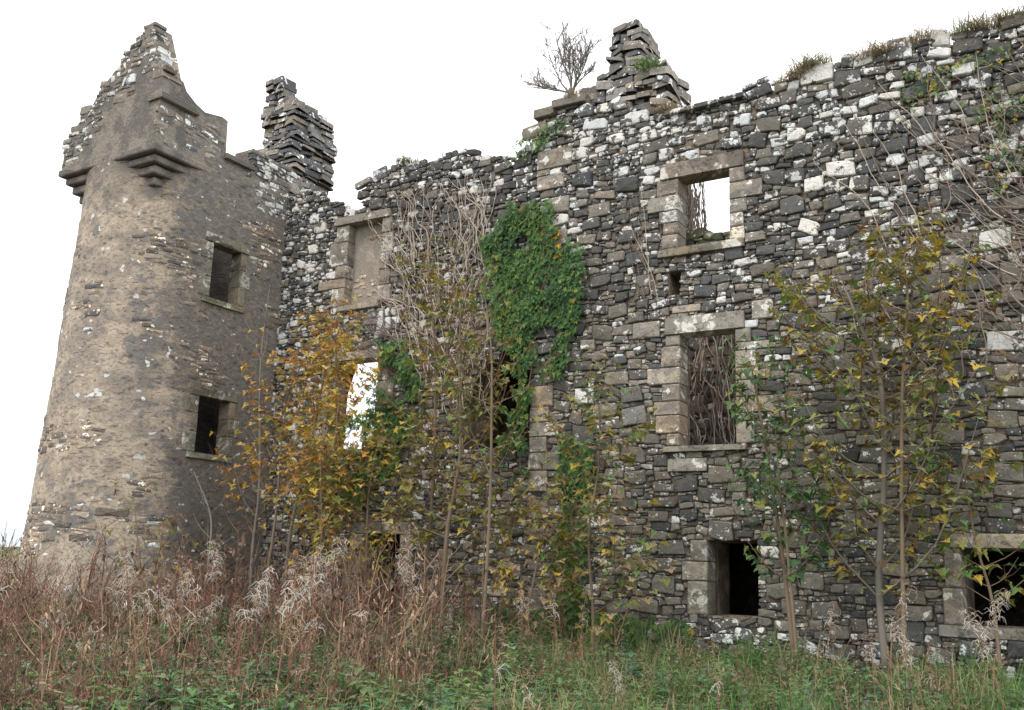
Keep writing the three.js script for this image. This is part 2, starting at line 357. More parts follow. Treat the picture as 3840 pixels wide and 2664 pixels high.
// dressed stones: [x0, x1, y0, y1, tint, proud]
const T = { buff: [1.04, .99, .95], pink: [1.14, 1.06, 1.02], gold: [1.16, 1.03, .88], grey: [.98, .96, .95], pale: [1.18, 1.13, 1.10], dull: [.90, .84, .80], green: [.90, .87, .80] };
const SURR = {
  w1: { lintel: [[-6.78, -5.28, 8.42, 8.70, 'dull', .05]], sill: [[-6.80, -5.28, 7.0, 7.14, 'green', .07]],
    jamb_stone: [[-6.74, -6.45, 7.15, 7.40, 'buff'], [-6.72, -6.45, 7.41, 7.62, 'dull'], [-6.80, -6.45, 7.63, 7.84, 'grey'], [-7.02, -6.45, 7.85, 8.12, 'buff'], [-6.84, -6.45, 8.13, 8.41, 'dull'],
      [-5.53, -5.28, 7.15, 7.36, 'gold'], [-5.53, -5.30, 7.37, 7.60, 'pale'], [-5.53, -5.24, 7.61, 7.85, 'grey'], [-5.53, -4.97, 7.86, 8.14, 'pale'], [-5.53, -5.27, 8.15, 8.41, 'dull']] },
  w2: { lintel: [[-6.67, -5.30, 5.63, 5.92, 'buff', .06]], sill: [[-6.68, -5.28, 3.66, 3.75, 'green', .08]],
    jamb_stone: [[-6.66, -6.41, 5.44, 5.62, 'grey'], [-6.74, -6.41, 5.08, 5.43, 'buff'], [-7.0, -6.41, 4.80, 5.07, 'pale'], [-6.72, -6.41, 4.51, 4.79, 'grey'], [-6.87, -6.41, 4.28, 4.50, 'pink'], [-6.83, -6.41, 3.97, 4.27, 'gold'], [-6.64, -6.41, 3.77, 3.96, 'pink'],
      [-5.45, -5.20, 5.40, 5.62, 'grey'], [-5.45, -4.90, 5.27, 5.39, 'pale'], [-5.45, -5.12, 4.98, 5.26, 'pink'], [-5.45, -4.90, 4.78, 4.97, 'gold'], [-5.45, -5.10, 4.51, 4.77, 'grey'], [-5.45, -4.76, 4.25, 4.50, 'pink'], [-5.45, -5.16, 4.12, 4.24, 'pale'], [-5.45, -5.16, 3.77, 4.11, 'pink']] },
  w3: { lintel: [], sill: [],
    jamb_stone: [[-6.22, -5.94, 1.93, 2.25, 'dull'], [-6.36, -5.94, 1.63, 1.92, 'buff'], [-6.27, -5.94, 1.12, 1.62, 'green']] },
  w4: { lintel: [[-2.46, -.5, 2.21, 2.40, 'pale', .06]], sill: [[-2.6, -.5, 1.02, 1.17, 'grey', .06]], jamb_stone: [[-2.53, -2.28, 1.18, 1.66, 'dull'], [-2.49, -2.28, 1.67, 2.2, 'dull'], [-.69, -.4, 1.18, 1.7, 'dull'], [-.69, -.36, 1.71, 2.2, 'grey']] },
  w5: { lintel: [[-14.38, -12.86, 8.80, 8.97, 'buff', .07]], sill: [[-14.15, -13.02, 6.86, 6.97, 'green', .08]],
    jamb_stone: [[-14.36, -14.01, 8.42, 8.79, 'green'], [-14.52, -14.01, 7.90, 8.41, 'grey'], [-14.32, -14.01, 7.61, 7.89, 'dull'], [-14.78, -14.01, 7.40, 7.60, 'dull'], [-14.36, -14.01, 6.98, 7.39, 'buff'],
      [-13.09, -12.84, 8.46, 8.79, 'buff'], [-13.09, -12.74, 8.02, 8.45, 'green'], [-13.09, -12.86, 7.66, 8.01, 'grey'], [-13.09, -12.80, 7.32, 7.65, 'dull'], [-13.09, -12.76, 6.98, 7.31, 'buff']] },
  w6: { lintel: [[-14.42, -12.72, 5.79, 5.96, 'pale', .06]], sill: [[-14.3, -12.8, 3.83, 3.94, 'grey', .06]],
    jamb_stone: [[-14.40, -14.06, 5.35, 5.78, 'grey'], [-14.55, -14.06, 4.98, 5.34, 'pale'], [-14.36, -14.06, 4.5, 4.97, 'dull'], [-14.5, -14.06, 3.95, 4.49, 'pale'], [-12.94, -12.68, 5.3, 5.78, 'buff'], [-12.94, -12.5, 4.9, 5.29, 'grey'], [-12.94, -12.66, 4.4, 4.89, 'dull'], [-12.94, -12.55, 3.95, 4.39, 'grey']] },
  door: { lintel: [[-13.3, -11.85, 2.28, 2.5, 'dull', .03]], sill: [], jamb_stone: [[-13.34, -13.0, 1.5, 2.27, 'dull'], [-13.4, -13.0, .5, 1.49, 'grey'], [-12.09, -11.78, 1.3, 2.27, 'grey'], [-12.09, -11.72, .5, 1.29, 'dull']] },
};
const QUOIN = [[-9.33, -8.58, 9.11, 9.49, 'grey'], [-9.33, -9.05, 8.98, 9.10, 'dull'], [-9.32, -8.74, 8.69, 8.97, 'pale'], [-9.05, -8.62, 8.2, 8.5, 'buff'], [-8.95, -8.65, 7.55, 7.85, 'buff'], [-8.92, -8.55, 7.0, 7.28, 'buff'],
  [-9.30, -8.84, 4.56, 4.93, 'gold'], [-9.30, -8.92, 4.28, 4.55, 'buff'], [-9.30, -8.70, 4.02, 4.27, 'pink'], [-9.29, -8.94, 3.74, 4.01, 'buff'], [-9.29, -8.66, 3.42, 3.73, 'buff'], [-9.28, -8.90, 3.05, 3.41, 'pink'], [-9.24, -8.86, 2.58, 2.90, 'pale'], [-9.22, -8.84, 2.2, 2.5, 'dull'],
  [-7.28, -6.78, 5.62, 5.90, 'grey'], [-5.17, -4.83, 5.75, 6.06, 'pale'], [-6.55, -6.05, 6.0, 6.12, 'buff'], [-6.62, -5.95, 3.34, 3.55, 'grey'], [-9.2, -8.85, 1.0, 1.4, 'dull']];

const wall = thing('castle_wall', 'long roofless rubble castle wall with lichen spots and empty windows', 'castle wall');
{
  const blocks = [];
  for (const k in OPEN) blocks.push(OPEN[k]);
  blocks.push([-10.78, -9.31, 3.85, 4.78], [-10.62, -9.33, 4.78, 5.25], [-10.38, -9.40, 5.25, 5.50], [-10.02, -9.45, 5.5, 5.72]);
  for (const k in SURR) for (const n in SURR[k]) blocks.push(...SURR[k][n]);
  blocks.push(...QUOIN);
  // coping slabs left on the wall head
  const COPE = [[-6.70, -6.16, 9.62, 9.70], [-6.14, -5.70, 9.63, 9.71], [-5.68, -5.22, 9.64, 9.73], [-9.02, -8.30, 10.30, 10.46], [-9.42, -8.98, 10.18, 10.36]];
  blocks.push(...COPE);

  const outline = [[-16.3, -.3], [2, -.3]];
  for (let i = TOP.length - 1; i >= 0; i--) outline.push([TOP[i][0] + (i === 7 ? .07 : i === 6 ? .07 : 0), TOP[i][1] - .13]);
  outline.push([-16.3, 9.7]);
  extrude(outline, [...Object.entries(OPEN).map(([k, r]) => rectP(k === 'slot' ? r : [r[0] - .03, r[1] + .03, r[2] - .03, r[3] + .03])), HOLE], -.40, .352, MAT.mortar, 'wall_core', wall);
  // the inner leaf: openings splay wide behind the surrounds, and its head over the top window has fallen
  const back = outline.flatMap(([x, y], i) => (Math.abs(x + 5.92) < .01 && y > 9 ? [[-5.2, 9.4], [-5.1, 7.3], [-5.6, 7.2], [-6.3, 7.25], [-6.95, 7.35], [-7.0, 9.3]] : x > -6.99 && x < -5.15 && y > 9 ? [] : [[x, y - (y > 9 ? .25 : 0)]]));
  extrude(back, [...Object.entries(OPEN).filter(([k]) => k !== 'w1').map(([k, r]) => rectP(k === 'slot' ? r : k === 'w3' || k === 'w4' || k === 'door' ? r : [r[0] - .55, r[1] + .15, r[2], r[3] + .35])), HOLE], -.92, .52, MAT.mortar, 'inner_leaf', wall);

  const R = rng(101);
  const inside = (x, y) => y < topAt(x) - .02 && y > .05;
  const scale = (x, y) => (x < -14.1 ? .66 : x < -9.4 ? .84 : 1) * .74 * (.85 + .38 * fbm(x * .6, y * .6, 2)) * (y > 5.9 && y < 6.9 && x > -8 && x < -4 ? .8 : 1);
  const list = pack({ x0: -16.15, x1: 1.9, y0: .05, y1: 10.4, inside, blocks, scale, levels: LV, seed: 5 });
  const lichen = (x, y) => {
    let l = .05 + .09 * sstep(2.5, 6, y);
    if (x < -13.9) l = .62; else if (x < -9.3) l = y > 6 ? .34 : .2;
    else l = mix(l, .58, sstep(5.8, 8.4, y + .22 * (x + 5)));
    if (y < 3.5 && x < -9.3) l = .2;
    return l * (.4 + 1.35 * fbm(x * .9 + 9, y * .9, 2));
  };
  for (const s of list) {
    const [x, y] = s.c, l = lichen(x, y), r = R();
    s.cls = r < l * .40 ? 'white' : r < l * 1.0 ? 'spots' : R() < .74 - .36 * sstep(5.5, 8, y) ? 'brown' : 'dark';
    if (s.lv >= 3 && x > -9.3 && x < -3 && y < 6.6 && y > 1 && R() < .2) s.cls = 'sand';
    if (y < 1 && x > -6.6 && R() < .5) s.cls = 'spots';
    s.show = x < -.8 ? s.a / ((x * x) + 225) : 0;
    s.z = .02 * R() + .05 * (fbm(x * .5, y * .5 + 60, 2) - .5) + (s.lv < 2 ? .03 * R() : 0) - (s.lv === 4 ? .02 : 0) + (y < .95 + .06 * Math.sin(x * 3) && x > -6.7 ? .14 : 0);
  }
  buildStones(list, wall, R, (s) => ({ z: s.z, depth: .07, cls: s.cls, tint: tintOf(R, s.cls === 'white' ? .08 : .2), tilt: s.lv > 2 ? .25 : .15 }), 'stone', 300, 'small_rubble');

  // dressed window and door surrounds
  const dress = (r, name, owner, depth) => { const a = new Acc(), f = .92 + .16 * R(); addStone(a, rectP(r), R, { z: (r[5] ?? .03) + .01 * R(), depth, cls: 'sand', tint: T[r[4]].map((q) => q * f), bulge: .06, bevel: .02, rough: .35, tilt: .02 }); part(name, a.geo(), MAT.stone, owner); };
  const TITLE = { w1: 'window_surround', w2: 'window_surround', w3: 'window_surround', w4: 'window_surround', w5: 'window_surround', w6: 'window_surround', door: 'door_surround' };
  for (const k in SURR) {
    const g = sub(TITLE[k], wall);
    for (const n in SURR[k]) for (const r of SURR[k][n]) dress(r, n, g, n === 'jamb_stone' ? .32 : .34);
  }
  for (const r of QUOIN) dress(r, 'quoin', wall, .2);
  for (const r of COPE) { const a = new Acc(); addStone(a, rectP(r), R, { z: .09, depth: .4, cls: r[2] > 10 ? 'brown' : 'spots', tint: tintOf(R), rough: .4, bulge: .05, tilt: .05 }); part('coping_slab', a.geo(), MAT.stone, wall); }
  // plaster and brick filling of the blocked window
  const bl = sub('blocked_window_infill', wall);
  extrude(rectP([-14.02, -13.08, 6.96, 8.82]), [], -.34, .14, MAT.plaster, 'plaster_panel', bl);
  const brick = (x0, y0, w, h, tint) => { const a = new Acc(); addStone(a, rectP([x0, x0 + w, y0, y0 + h]), R, { z: -.185, depth: .22, cls: 'sand', tint, rough: .3, bulge: .02, bevel: .006, tilt: .01 }); part('brick', a.geo(), MAT.stone, bl); };
  for (const [cx, cy] of [[-13.97, 7.55], [-13.8, 7.46], [-13.72, 7.38], [-13.78, 7.62], [-13.5, 7.5], [-13.46, 7.42], [-13.55, 7.2], [-13.45, 7.27], [-13.85, 7.28], [-13.95, 7.42], [-13.82, 7.22], [-13.30, 7.34]]) brick(cx, cy, .11 + .06 * R(), .06, [1.45, 1.28, 1.05]);
  for (let k = 0; k < 9; k++) brick(-13.6 + .055 * k * 1.05, 8.42 + .08 * R(), .05, .09, [1.2, .95, .75]);

  // stones lining the reveals of the two open upper windows and the broken inner breast of the top one
  const rv = [];
  for (const [xf, a, b, dir] of []) {
    const l = pack({ x0: -.9, x1: -.36, y0: a, y1: b, inside: () => true, blocks: [], levels: LV.slice(1), seed: 9 + a });
    for (const s of l) rv.push({ ...s, P: (u, v, w) => [xf + w, v, u], cls: R() < .3 ? 'spots' : 'brown' });
  }
  const br = pack({ x0: -6.5, x1: -5.5, y0: 7.1, y1: 7.62, inside: (x, y) => y < 7.50 + .5 * Math.pow(Math.abs(x + 5.95), 1.4) - .1 * sstep(.1, .3, x + 5.9), blocks: [], levels: LV.slice(1), seed: 77 });
  for (const s of br) rv.push({ ...s, P: (u, v, w) => [u, v, -.62 + w], cls: R() < .5 ? 'brown' : 'dark' });
  for (const s of rv) { const a = new Acc(); addStone(a, s.poly, R, { z: .01, depth: .2, cls: s.cls, tint: s.P(0, 0, 0)[2] < -.5 ? [1.0, 1.12, .85] : tintOf(R), P: s.P }); part('reveal_stone', a.geo(), MAT.stone, wall); }
}

// chimney heads: courses of split slabs
function slabPile({ owner, R, y0, y1, foot, hMin, hMax, name, tilt = .06, cls }) {
  { // bonded mortar heart
    const l = [], st = .12;
    for (let t = y0; t < y1 - .12; t += st) { const f = foot(t + st / 2), i = .085, b = new THREE.BoxGeometry(f[1] - f[0] - 2 * i, st + .004, f[3] - f[2] - 2 * i); b.translate((f[0] + f[1]) / 2, t + st / 2, (f[2] + f[3]) / 2); l.push(b); }
    part('mortar_core', mergeGeometries(l), MAT.mortar, owner);
  }
  let y = y0, course = 0;
  while (y < y1) {
    const h = mix(hMin, hMax, R()), [x0, x1, z0, z1] = foot(y), nx = Math.max(1, Math.round((x1 - x0) / mix(.2, .38, R()))), nz = Math.max(1, Math.round((z1 - z0) / .4));
    for (let i = 0; i < nx; i++) for (let j = 0; j < nz; j++) {
      if (i > 0 && i < nx - 1 && j > 0 && j < nz - 1) continue;
      const jit = () => (R() - .5) * .085, hh = h * (.8 + .45 * R()), wx = (x1 - x0) / nx, wz = (z1 - z0) / nz, k = (i === nx - 1 ? 1 : 0), f = (j === nz - 1 ? 1 : 0);
      const a = x0 + wx * i, b = a + wx, c = z0 + wz * j, d = c + wz;
      const q = [[a + jit(), c + jit()], [b + jit() + .06 * k * R(), c + jit()], [b + jit() + .07 * k * R(), d + jit() + .05 * f * R()], [a + jit(), d + jit() + .05 * f * R()]];
      const sx = (R() - .5) * tilt * 2, sz = (R() - .5) * tilt * 2, mx = (a + b) / 2, mz = (c + d) / 2;
      const acc = new Acc();
      addStone(acc, q, R, { z: hh, depth: 0, cls: cls(R, y), tint: tintOf(R, .3).map((q, i) => q * [1.45, 1.47, 1.5][i]), rough: .8, bulge: .03, bevel: .028, tilt: .02,
        P: (u, v, w) => [u, y + w + sx * (u - mx) + sz * (v - mz), v] });
      part(name, acc.geo(), MAT.stone, owner);
    }
    y += h; course++;
  }
}
{
  const R = rng(222), g = sub('chimney_stack', wall);
  slabPile({ owner: g, R, y0: 9.4, y1: 12.9, name: 'slab', hMin: .06, hMax: .15, tilt: .13,
    foot: (y) => [-17.06, mix(-16.02, -16.62, sstep(11.9, 12.8, y)) + .07 * Math.sin(y * 9), -1.4 + .95 * sstep(11.7, 12.6, y), -.02 + .05 * Math.sin(y * 7)],
    cls: (r, y) => { const q = r(); return q < .1 ? 'spots' : q < .55 ? 'brown' : 'dark'; } });
  const h = sub('chimney_stack', wall), R2 = rng(223);
  slabPile({ owner: h, R: R2, y0: 9.55, y1: 11.93, name: 'slab', hMin: .07, hMax: .17, tilt: .34,
    foot: (y) => { const t = y; return [mix(-8.62, -8.05, sstep(10.45, 11.1, t)) + .14 * sstep(11.4, 11.9, t), mix(-6.75, -7.38, sstep(10.65, 11.0, t)) - .14 * sstep(11.6, 12.0, t), -1.15, -.15 - .2 * sstep(10.4, 11, t)]; },
    cls: (r, y) => { const q = r(); return q < .1 ? 'spots' : q < .7 ? 'brown' : 'dark'; } });
}
// pieces behind the front: rear wall, cross pier, vault, dark chamber
{
  const rear = thing('inner_wall', 'rear rubble wall seen through the empty windows, webbed with dead vines', 'wall');
  extrude([[-13, -.3], [2, -.3], [2, 7.9], [-6, 8.0], [-7, 8.15], [-13, 8.0]], [], -5.9, .84, MAT.mortar, 'wall_core', rear);
  const R = rng(303), l = pack({ x0: -10.4, x1: -6.4, y0: 3.4, y1: 8.0, inside: () => true, levels: LV.slice(0, 4).map((q) => [q[0], q[1], q[2], q[3], q[4] * .6]), seed: 31 });
  l.forEach((s) => { s.show = s.a; });
  buildStones(l, rear, R, () => ({ z: .02 * R(), depth: .08, cls: R() < .5 ? 'dark' : 'brown', tint: tintOf(R, .2), P: (u, v, w) => [u, v, -5.04 + w] }), 'stone', 150, 'small_rubble');

  const pier = thing('cross_wall_stub', 'broken cross wall stub hung with dry vines behind the top window', 'wall');
  extrude([[-8.4, 3.3], [-7.07, 3.3], [-7.08, 9.4], [-8.4, 9.6]], [], -2.0, 1.05, MAT.mortar, 'wall_core', pier);
  const R3 = rng(304), rl = pack({ x0: -8.3, x1: -6.8, y0: 6.6, y1: 9.3, inside: () => true, levels: LV.slice(1, 4), seed: 33 });
  // right-hand flank, the side one sees through the window
  const fl = pack({ x0: -2.0, x1: -.96, y0: 6.0, y1: 9.3, inside: () => true, levels: LV.slice(1, 4), seed: 34 });
  for (const s of fl) { const a = new Acc(); addStone(a, s.poly, R3, { z: .03, depth: .05, cls: 'brown', tint: tintOf(R3), P: (u, v, w) => [-7.07 + w, v, u] }); part('stone', a.geo(), MAT.stone, pier); }

  const vault = thing('ground_floor_vault', 'stone vault closing the dark ground floor rooms', 'vault');
  const vs = new THREE.Shape(); vs.moveTo(-5.2, .2); vs.lineTo(-5.2, 3.5); vs.lineTo(-.9, 3.5); vs.lineTo(-.9, 2.45); vs.absarc(-3.05, 1.4, 2.2, 30 * D2R, 150 * D2R, false); vs.lineTo(-4.95, .2);
  const vg = new THREE.ExtrudeGeometry(vs, { depth: 17.5, bevelEnabled: false, curveSegments: 16 }); vg.rotateY(-Math.PI / 2); vg.translate(1.6, 0, 0);
  // shape x → world z, extrusion → world -x
  { const p = vg.attributes.position; for (let i = 0; i < p.count; i++) { const x = p.getX(i), z = p.getZ(i); p.setXYZ(i, x, p.getY(i), z); } vg.computeVertexNormals(); }
  part('vault_shell', vg, MAT.mortar, vault);
  extrude([[-5.2, 0], [-.9, 0], [-.9, 3.5], [-5.2, 3.5]], [], 0, .4, MAT.mortar, 'end_wall', vault, new THREE.Matrix4().makeRotationY(-Math.PI / 2).setPosition(-15.9, 0, 0));
  extrude([[-5.2, 0], [-.9, 0], [-.9, 3.5], [-5.2, 3.5]], [], 0, .4, MAT.mortar, 'end_wall', vault, new THREE.Matrix4().makeRotationY(-Math.PI / 2).setPosition(1.6, 0, 0));

  const ch = thing('wall_chamber', 'dark walled chamber behind the ragged hole beside the ivy', 'chamber');
  extrude([[-11.3, 3.52], [-8.9, 3.52], [-8.9, 6.3], [-11.3, 6.3]], [], -2.9, .35, MAT.mortar, 'back_wall', ch);
  for (const x of [-11.3, -9.15]) extrude([[x, 3.52], [x + .25, 3.52], [x + .25, 6.3], [x, 6.3]], [], -2.54, 1.61, MAT.mortar, 'side_wall', ch);
  extrude([[-11.3, 6.31], [-8.9, 6.31], [-8.9, 6.6], [-11.3, 6.6]], [], -2.9, 1.97, MAT.mortar, 'ceiling_slab', ch);
}

// ───────── round tower with square cap-house ─────────
const tower = thing('round_tower', 'tall round tower of tan and grey harling with corbelled gabled top', 'tower');
const TS = { A: 2.1, B: 2.1 + Math.PI * .75, C: 2.25 + Math.PI * .75, D: 2.25 + Math.PI * 1.5, E: 5.35 + Math.PI * 1.5 };
function plan(s) { // → x, z, nx, nz
  if (s < TS.A) return [-16, s, 1, 0];
  if (s < TS.B) { const a = (s - TS.A) / 1.5; return [-17.5 + 1.5 * Math.cos(a), 2.1 + 1.5 * Math.sin(a), Math.cos(a), Math.sin(a)]; }
  if (s < TS.C) return [-17.5 - (s - TS.B), 3.6, 0, 1];
  if (s < TS.D) { const a = Math.PI / 2 + (s - TS.C) / 1.5; return [-17.65 + 1.5 * Math.cos(a), 2.1 + 1.5 * Math.sin(a), Math.cos(a), Math.sin(a)]; }
  return [-19.15, 2.1 - (s - TS.D), -1, 0];
}
const batter = (y) => .03 + .27 * Math.pow(1 - Math.min(1, Math.max(0, y / 9.3)), 1.15);
function onTower(s, y, w) { const [x, z, nx, nz] = plan(s), o = w + batter(y) + .05 * (fbm(s * 1.1 + 3, y * 1.1, 3) - .5); return [x + nx * o, y, z + nz * o]; }
const TWIN = [[1.20, 1.95, 6.90, 8.08], [1.20, 1.97, 3.72, 4.85]];
{
  // harling: tan lime, dark stain on the return and in streaks, darker where small stones come through
  const W = 1280, H = 1280, cd = new Uint8Array(W * H * 4), bd = new Uint8Array(W * H * 4), SL = TS.E, YL = 10.4;
  for (let j = 0; j < H; j++) for (let i = 0; i < W; i++) {
    const s = i / W * SL, y = j / H * YL;
    const n1 = fbm(s * 1.3, y * .9, 4), n2 = fbm(s * 9 + 20, y * 13, 3), n3 = fbm(s * 40, y * 44, 2), n4 = fbm(s * 3.3 + 70, y * 4.2, 3);
    const g = n3 - .5;
    // where the grey stain sits: on the return side, breaking up towards the front
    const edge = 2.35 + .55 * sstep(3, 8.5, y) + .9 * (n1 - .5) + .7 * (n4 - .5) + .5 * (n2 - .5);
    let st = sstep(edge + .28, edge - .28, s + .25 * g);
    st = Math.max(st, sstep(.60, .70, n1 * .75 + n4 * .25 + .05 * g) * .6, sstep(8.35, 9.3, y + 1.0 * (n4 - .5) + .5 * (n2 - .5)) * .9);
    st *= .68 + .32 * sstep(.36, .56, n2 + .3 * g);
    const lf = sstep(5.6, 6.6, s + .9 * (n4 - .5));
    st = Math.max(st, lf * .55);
    const k = .5 + .62 * n2 + .5 * n3;
    let c = mix3([.43 * k, .355 * k, .275 * k], [.31 * k, .262 * k, .215 * k], sstep(.35, .65, n4 + .2 * (n2 - .5)));
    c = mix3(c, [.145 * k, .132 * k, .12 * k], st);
    const fleck = sstep(.50, .58, fbm(s * 17 + 7, y * 26 + 5, 3) + .25 * (st - .35));
    c = mix3(c, [.17 * k, .155 * k, .138 * k], fleck * .5);
    if (st > .4) c = mix3(c, [.34 * k, .275 * k, .21 * k], .5 * sstep(.56, .64, fbm(s * 13 + 90, y * 21 + 40, 3)));
    const sto = sstep(.60, .66, n2 * .6 + n1 * .25 + n4 * .2 + .06 * g);
    c = mix3(c, [.15 * k, .145 * k, .14 * k], sto * .8);
    if (fbm(s * 6 + 200, y * 8 + 90, 3) > .80) c = [.62 * k, .62 * k, .6 * k];
    if (fbm(s * 8 + 31, y * 22 + 11, 3) < .275) c = c.map((q) => q * .55);
    const o = (j * W + i) * 4;
    cd[o] = toS(c[0]); cd[o + 1] = toS(c[1]); cd[o + 2] = toS(c[2]); cd[o + 3] = 255;
    const h = .45 * n2 + .45 * n3 + .15 * sto; bd[o] = bd[o + 1] = bd[o + 2] = 255 * Math.min(1, h); bd[o + 3] = 255;
  }
  MAT.tower = new THREE.MeshStandardMaterial({ name: 'tower_harling', map: tex(cd, W, H, true, false), bumpMap: tex(bd, W, H, false, false), bumpScale: .012, roughness: 1 });
  const lines = (a, b, step, must) => { const l = []; for (let t = a; t < b; t += step) if (!must.some((m) => Math.abs(m - t) < step * .45)) l.push(t); l.push(b, ...must); return l.sort((p, q) => p - q); };
  const ss = lines(-.15, TS.E, .09, [1.20, 1.95, 1.97]), ys = lines(-.1, 9.9, .09, [6.90, 8.08, 3.72, 4.85]);
  const p = [], uv = [], idx = [];
  for (const y of ys) for (const s of ss) { const q = onTower(s, y, .02 * (fbm(s * 6, y * 9, 2) - .5)); p.push(...q); uv.push(Math.max(0.001, s / SL), Math.max(0.001, y / YL)); }
  for (let j = 0; j < ys.length - 1; j++) for (let i = 0; i < ss.length - 1; i++) {
    const ms = (ss[i] + ss[i + 1]) / 2, my = (ys[j] + ys[j + 1]) / 2;
    if (TWIN.some((w) => ms > w[0] && ms < w[1] && my > w[2] && my < w[3])) continue;
    const a = j * ss.length + i, b = a + 1, c = a + ss.length, d = c + 1; idx.push(a, c, d, a, d, b);
  }
  const g = new THREE.BufferGeometry(); g.setAttribute('position', new THREE.Float32BufferAttribute(p, 3)); g.setAttribute('uv', new THREE.Float32BufferAttribute(uv, 2)); g.setIndex(idx); g.computeVertexNormals();
  MAT.tower.side = THREE.DoubleSide;
  part('harled_shell', g, MAT.tower, tower);
  // the inner face of the stair well, roofless
  const ip = [], iu = [], ii = [], NA = 48, NY = 60;
  for (let j = 0; j <= NY; j++) for (let i = 0; i <= NA; i++) { const a = i / NA * 2 * Math.PI, y = j / NY * 10.2, r = 1 + .05 * fbm(a * 4, y * 3, 2); ip.push(-17.55 + 1.1 * r * Math.cos(a), y, 1.15 + 1.72 * r * Math.sin(a)); iu.push(a * .95, y); }
  for (let j = 0; j < NY; j++) for (let i = 0; i < NA; i++) {
    const a = (i + .5) / NA * 2 * Math.PI, y = (j + .5) / NY * 10.2, z = 1.15 + 1.72 * Math.sin(a);
    if (Math.cos(a) > .1 && z > .7 && z < 2.5 && TWIN.some((w) => y > w[2] - .35 && y < w[3] + .45)) continue;
    const k = j * (NA + 1) + i; ii.push(k, k + 1, k + NA + 2, k, k + NA + 2, k + NA + 1);
  }
  const ig = new THREE.BufferGeometry(); ig.setAttribute('position', new THREE.Float32BufferAttribute(ip, 3)); ig.setAttribute('uv', new THREE.Float32BufferAttribute(iu, 2)); ig.setIndex(ii); ig.computeVertexNormals();
  const hm = MAT.harl.clone(); hm.side = THREE.DoubleSide; hm.name = 'inner_face';
  part('stair_well', ig, hm, tower);

  const R = rng(404);
  // windows of the tower: surround stones on the return face
  const onRet = (u, v, w) => { const q = onTower(u, v, w); return q; };
  for (const [a, b, c, d] of TWIN) {
    const win = sub('window_surround', tower);
    const st = (r, name, tint, proud, depth) => { const acc = new Acc(); addStone(acc, rectP(r), R, { z: proud, depth, cls: 'sand', tint, rough: .3, bulge: .05, bevel: .02, tilt: .02, P: onRet }); part(name, acc.geo(), MAT.stone, win); };
    st([a - .2, b + .22, d + .005, d + .19], 'lintel', [.7, .68, .62], .03, .3); st([a - .16, b + .2, c - .12, c - .005], 'sill', [.75, .8, .66], .05, .3);
    const hs = [0, .36, .68, 1].map((t) => mix(c, d, t));
    for (let k = 0; k < 3; k++) { st([a - .17 - .12 * (k % 2), a - .005, hs[k] + .004, hs[k + 1] - .004], 'jamb_stone', [.72, .68, .6], .02, .3); st([b + .005, b + .18 + .12 * ((k + 1) % 2), hs[k] + .004, hs[k + 1] - .004], 'jamb_stone', [.78, .76, .7], .02, .3); }
  }
  // stones showing through the harling
  const keep = (s, y) => {
    if (TWIN.some((w) => s > w[0] - .35 && s < w[1] + .35 && y > w[2] - .25 && y < w[3] + .25)) return false;
    const m = fbm(s * 1.0 + 12, y * 1.3 + 8, 3);
    if (s > 5.7) return m > .46;
    if (s > 4.2 && y > 5.9 && y < 7.0) return m > .42;
    if (s > 3.6 && y < 2.6) return m > .48;
    if (s < 1.1 && y < 9) return m > .58;
    return m > .62;
  };
  const list = pack({ x0: .1, x1: 8.2, y0: .3, y1: 8.9, inside: keep, levels: [[.22, .36, .07, .13, 10], [.14, .26, .04, .08, 40], [.07, .14, .03, .05, 50]], seed: 55, turn: 10 });
  for (const s of list) { s.show = s.c[0] < 7 ? s.a : 0; s.cls = R() < .06 ? 'white' : R() < .1 ? 'spots' : R() < .6 ? 'brown' : 'dark'; }
  buildStones(list, tower, R, (s) => ({ z: .012 * R(), depth: .06, cls: s.cls, tint: tintOf(R, .2).map((q, i) => q * (s.cls === 'white' ? 1 : [1.7, 1.5, 1.32][i])), bulge: .12, bevel: .02, tilt: .12, P: onTower }), 'stone', 300, 'small_rubble');

  // corbel courses: squares shrinking down into the round
  const cors = [[1.53, 9.50, 9.68], [1.41, 9.33, 9.50], [1.30, 9.14, 9.33], [1.185, 8.95, 9.14]];
  cors.forEach(([a, y0, y1], k) => {
    const hx = a + .075, b = .045, s = new THREE.Shape();
    s.moveTo(-17.575 - hx + b + .06, -(2.1 + a - b)); s.lineTo(-17.575 + hx - b, -(2.1 + a - b)); s.lineTo(-17.575 + hx - b, -1.9); s.lineTo(-17.575 - hx + b + .06, -1.9); s.closePath();
    const h = y1 - y0, g = new THREE.ExtrudeGeometry(s, { depth: h - 2 * b - .012, bevelEnabled: true, bevelSize: b, bevelThickness: b, bevelSegments: 4 });
    g.rotateX(-Math.PI / 2); g.translate(0, y0 + b + .006, 0);
    part('corbel_course', g, MAT.harl, tower);
  });
  // cap-house: front gable, right face with cornice, left face
  const cap = sub('cap_house', tower);
  const GAB = [[-19.03, 9.66], [-15.985, 9.66], [-15.985, 11.10], [-16.05, 11.25], [-16.52, 12.32], [-16.74, 12.40], [-16.95, 12.12], [-17.12, 12.06], [-17.5, 11.72], [-17.75, 11.50], [-18.0, 11.34], [-18.25, 10.98], [-18.5, 10.86], [-18.75, 10.55], [-18.9, 10.42], [-19.03, 10.30]];
  extrude(GAB, [], 3.16, .46, MAT.harl, 'gable_wall', cap);
  const slope = (x) => mix(10.30, 12.40, Math.min(1, (x + 19.13) / 2.4)), R4 = rng(505);
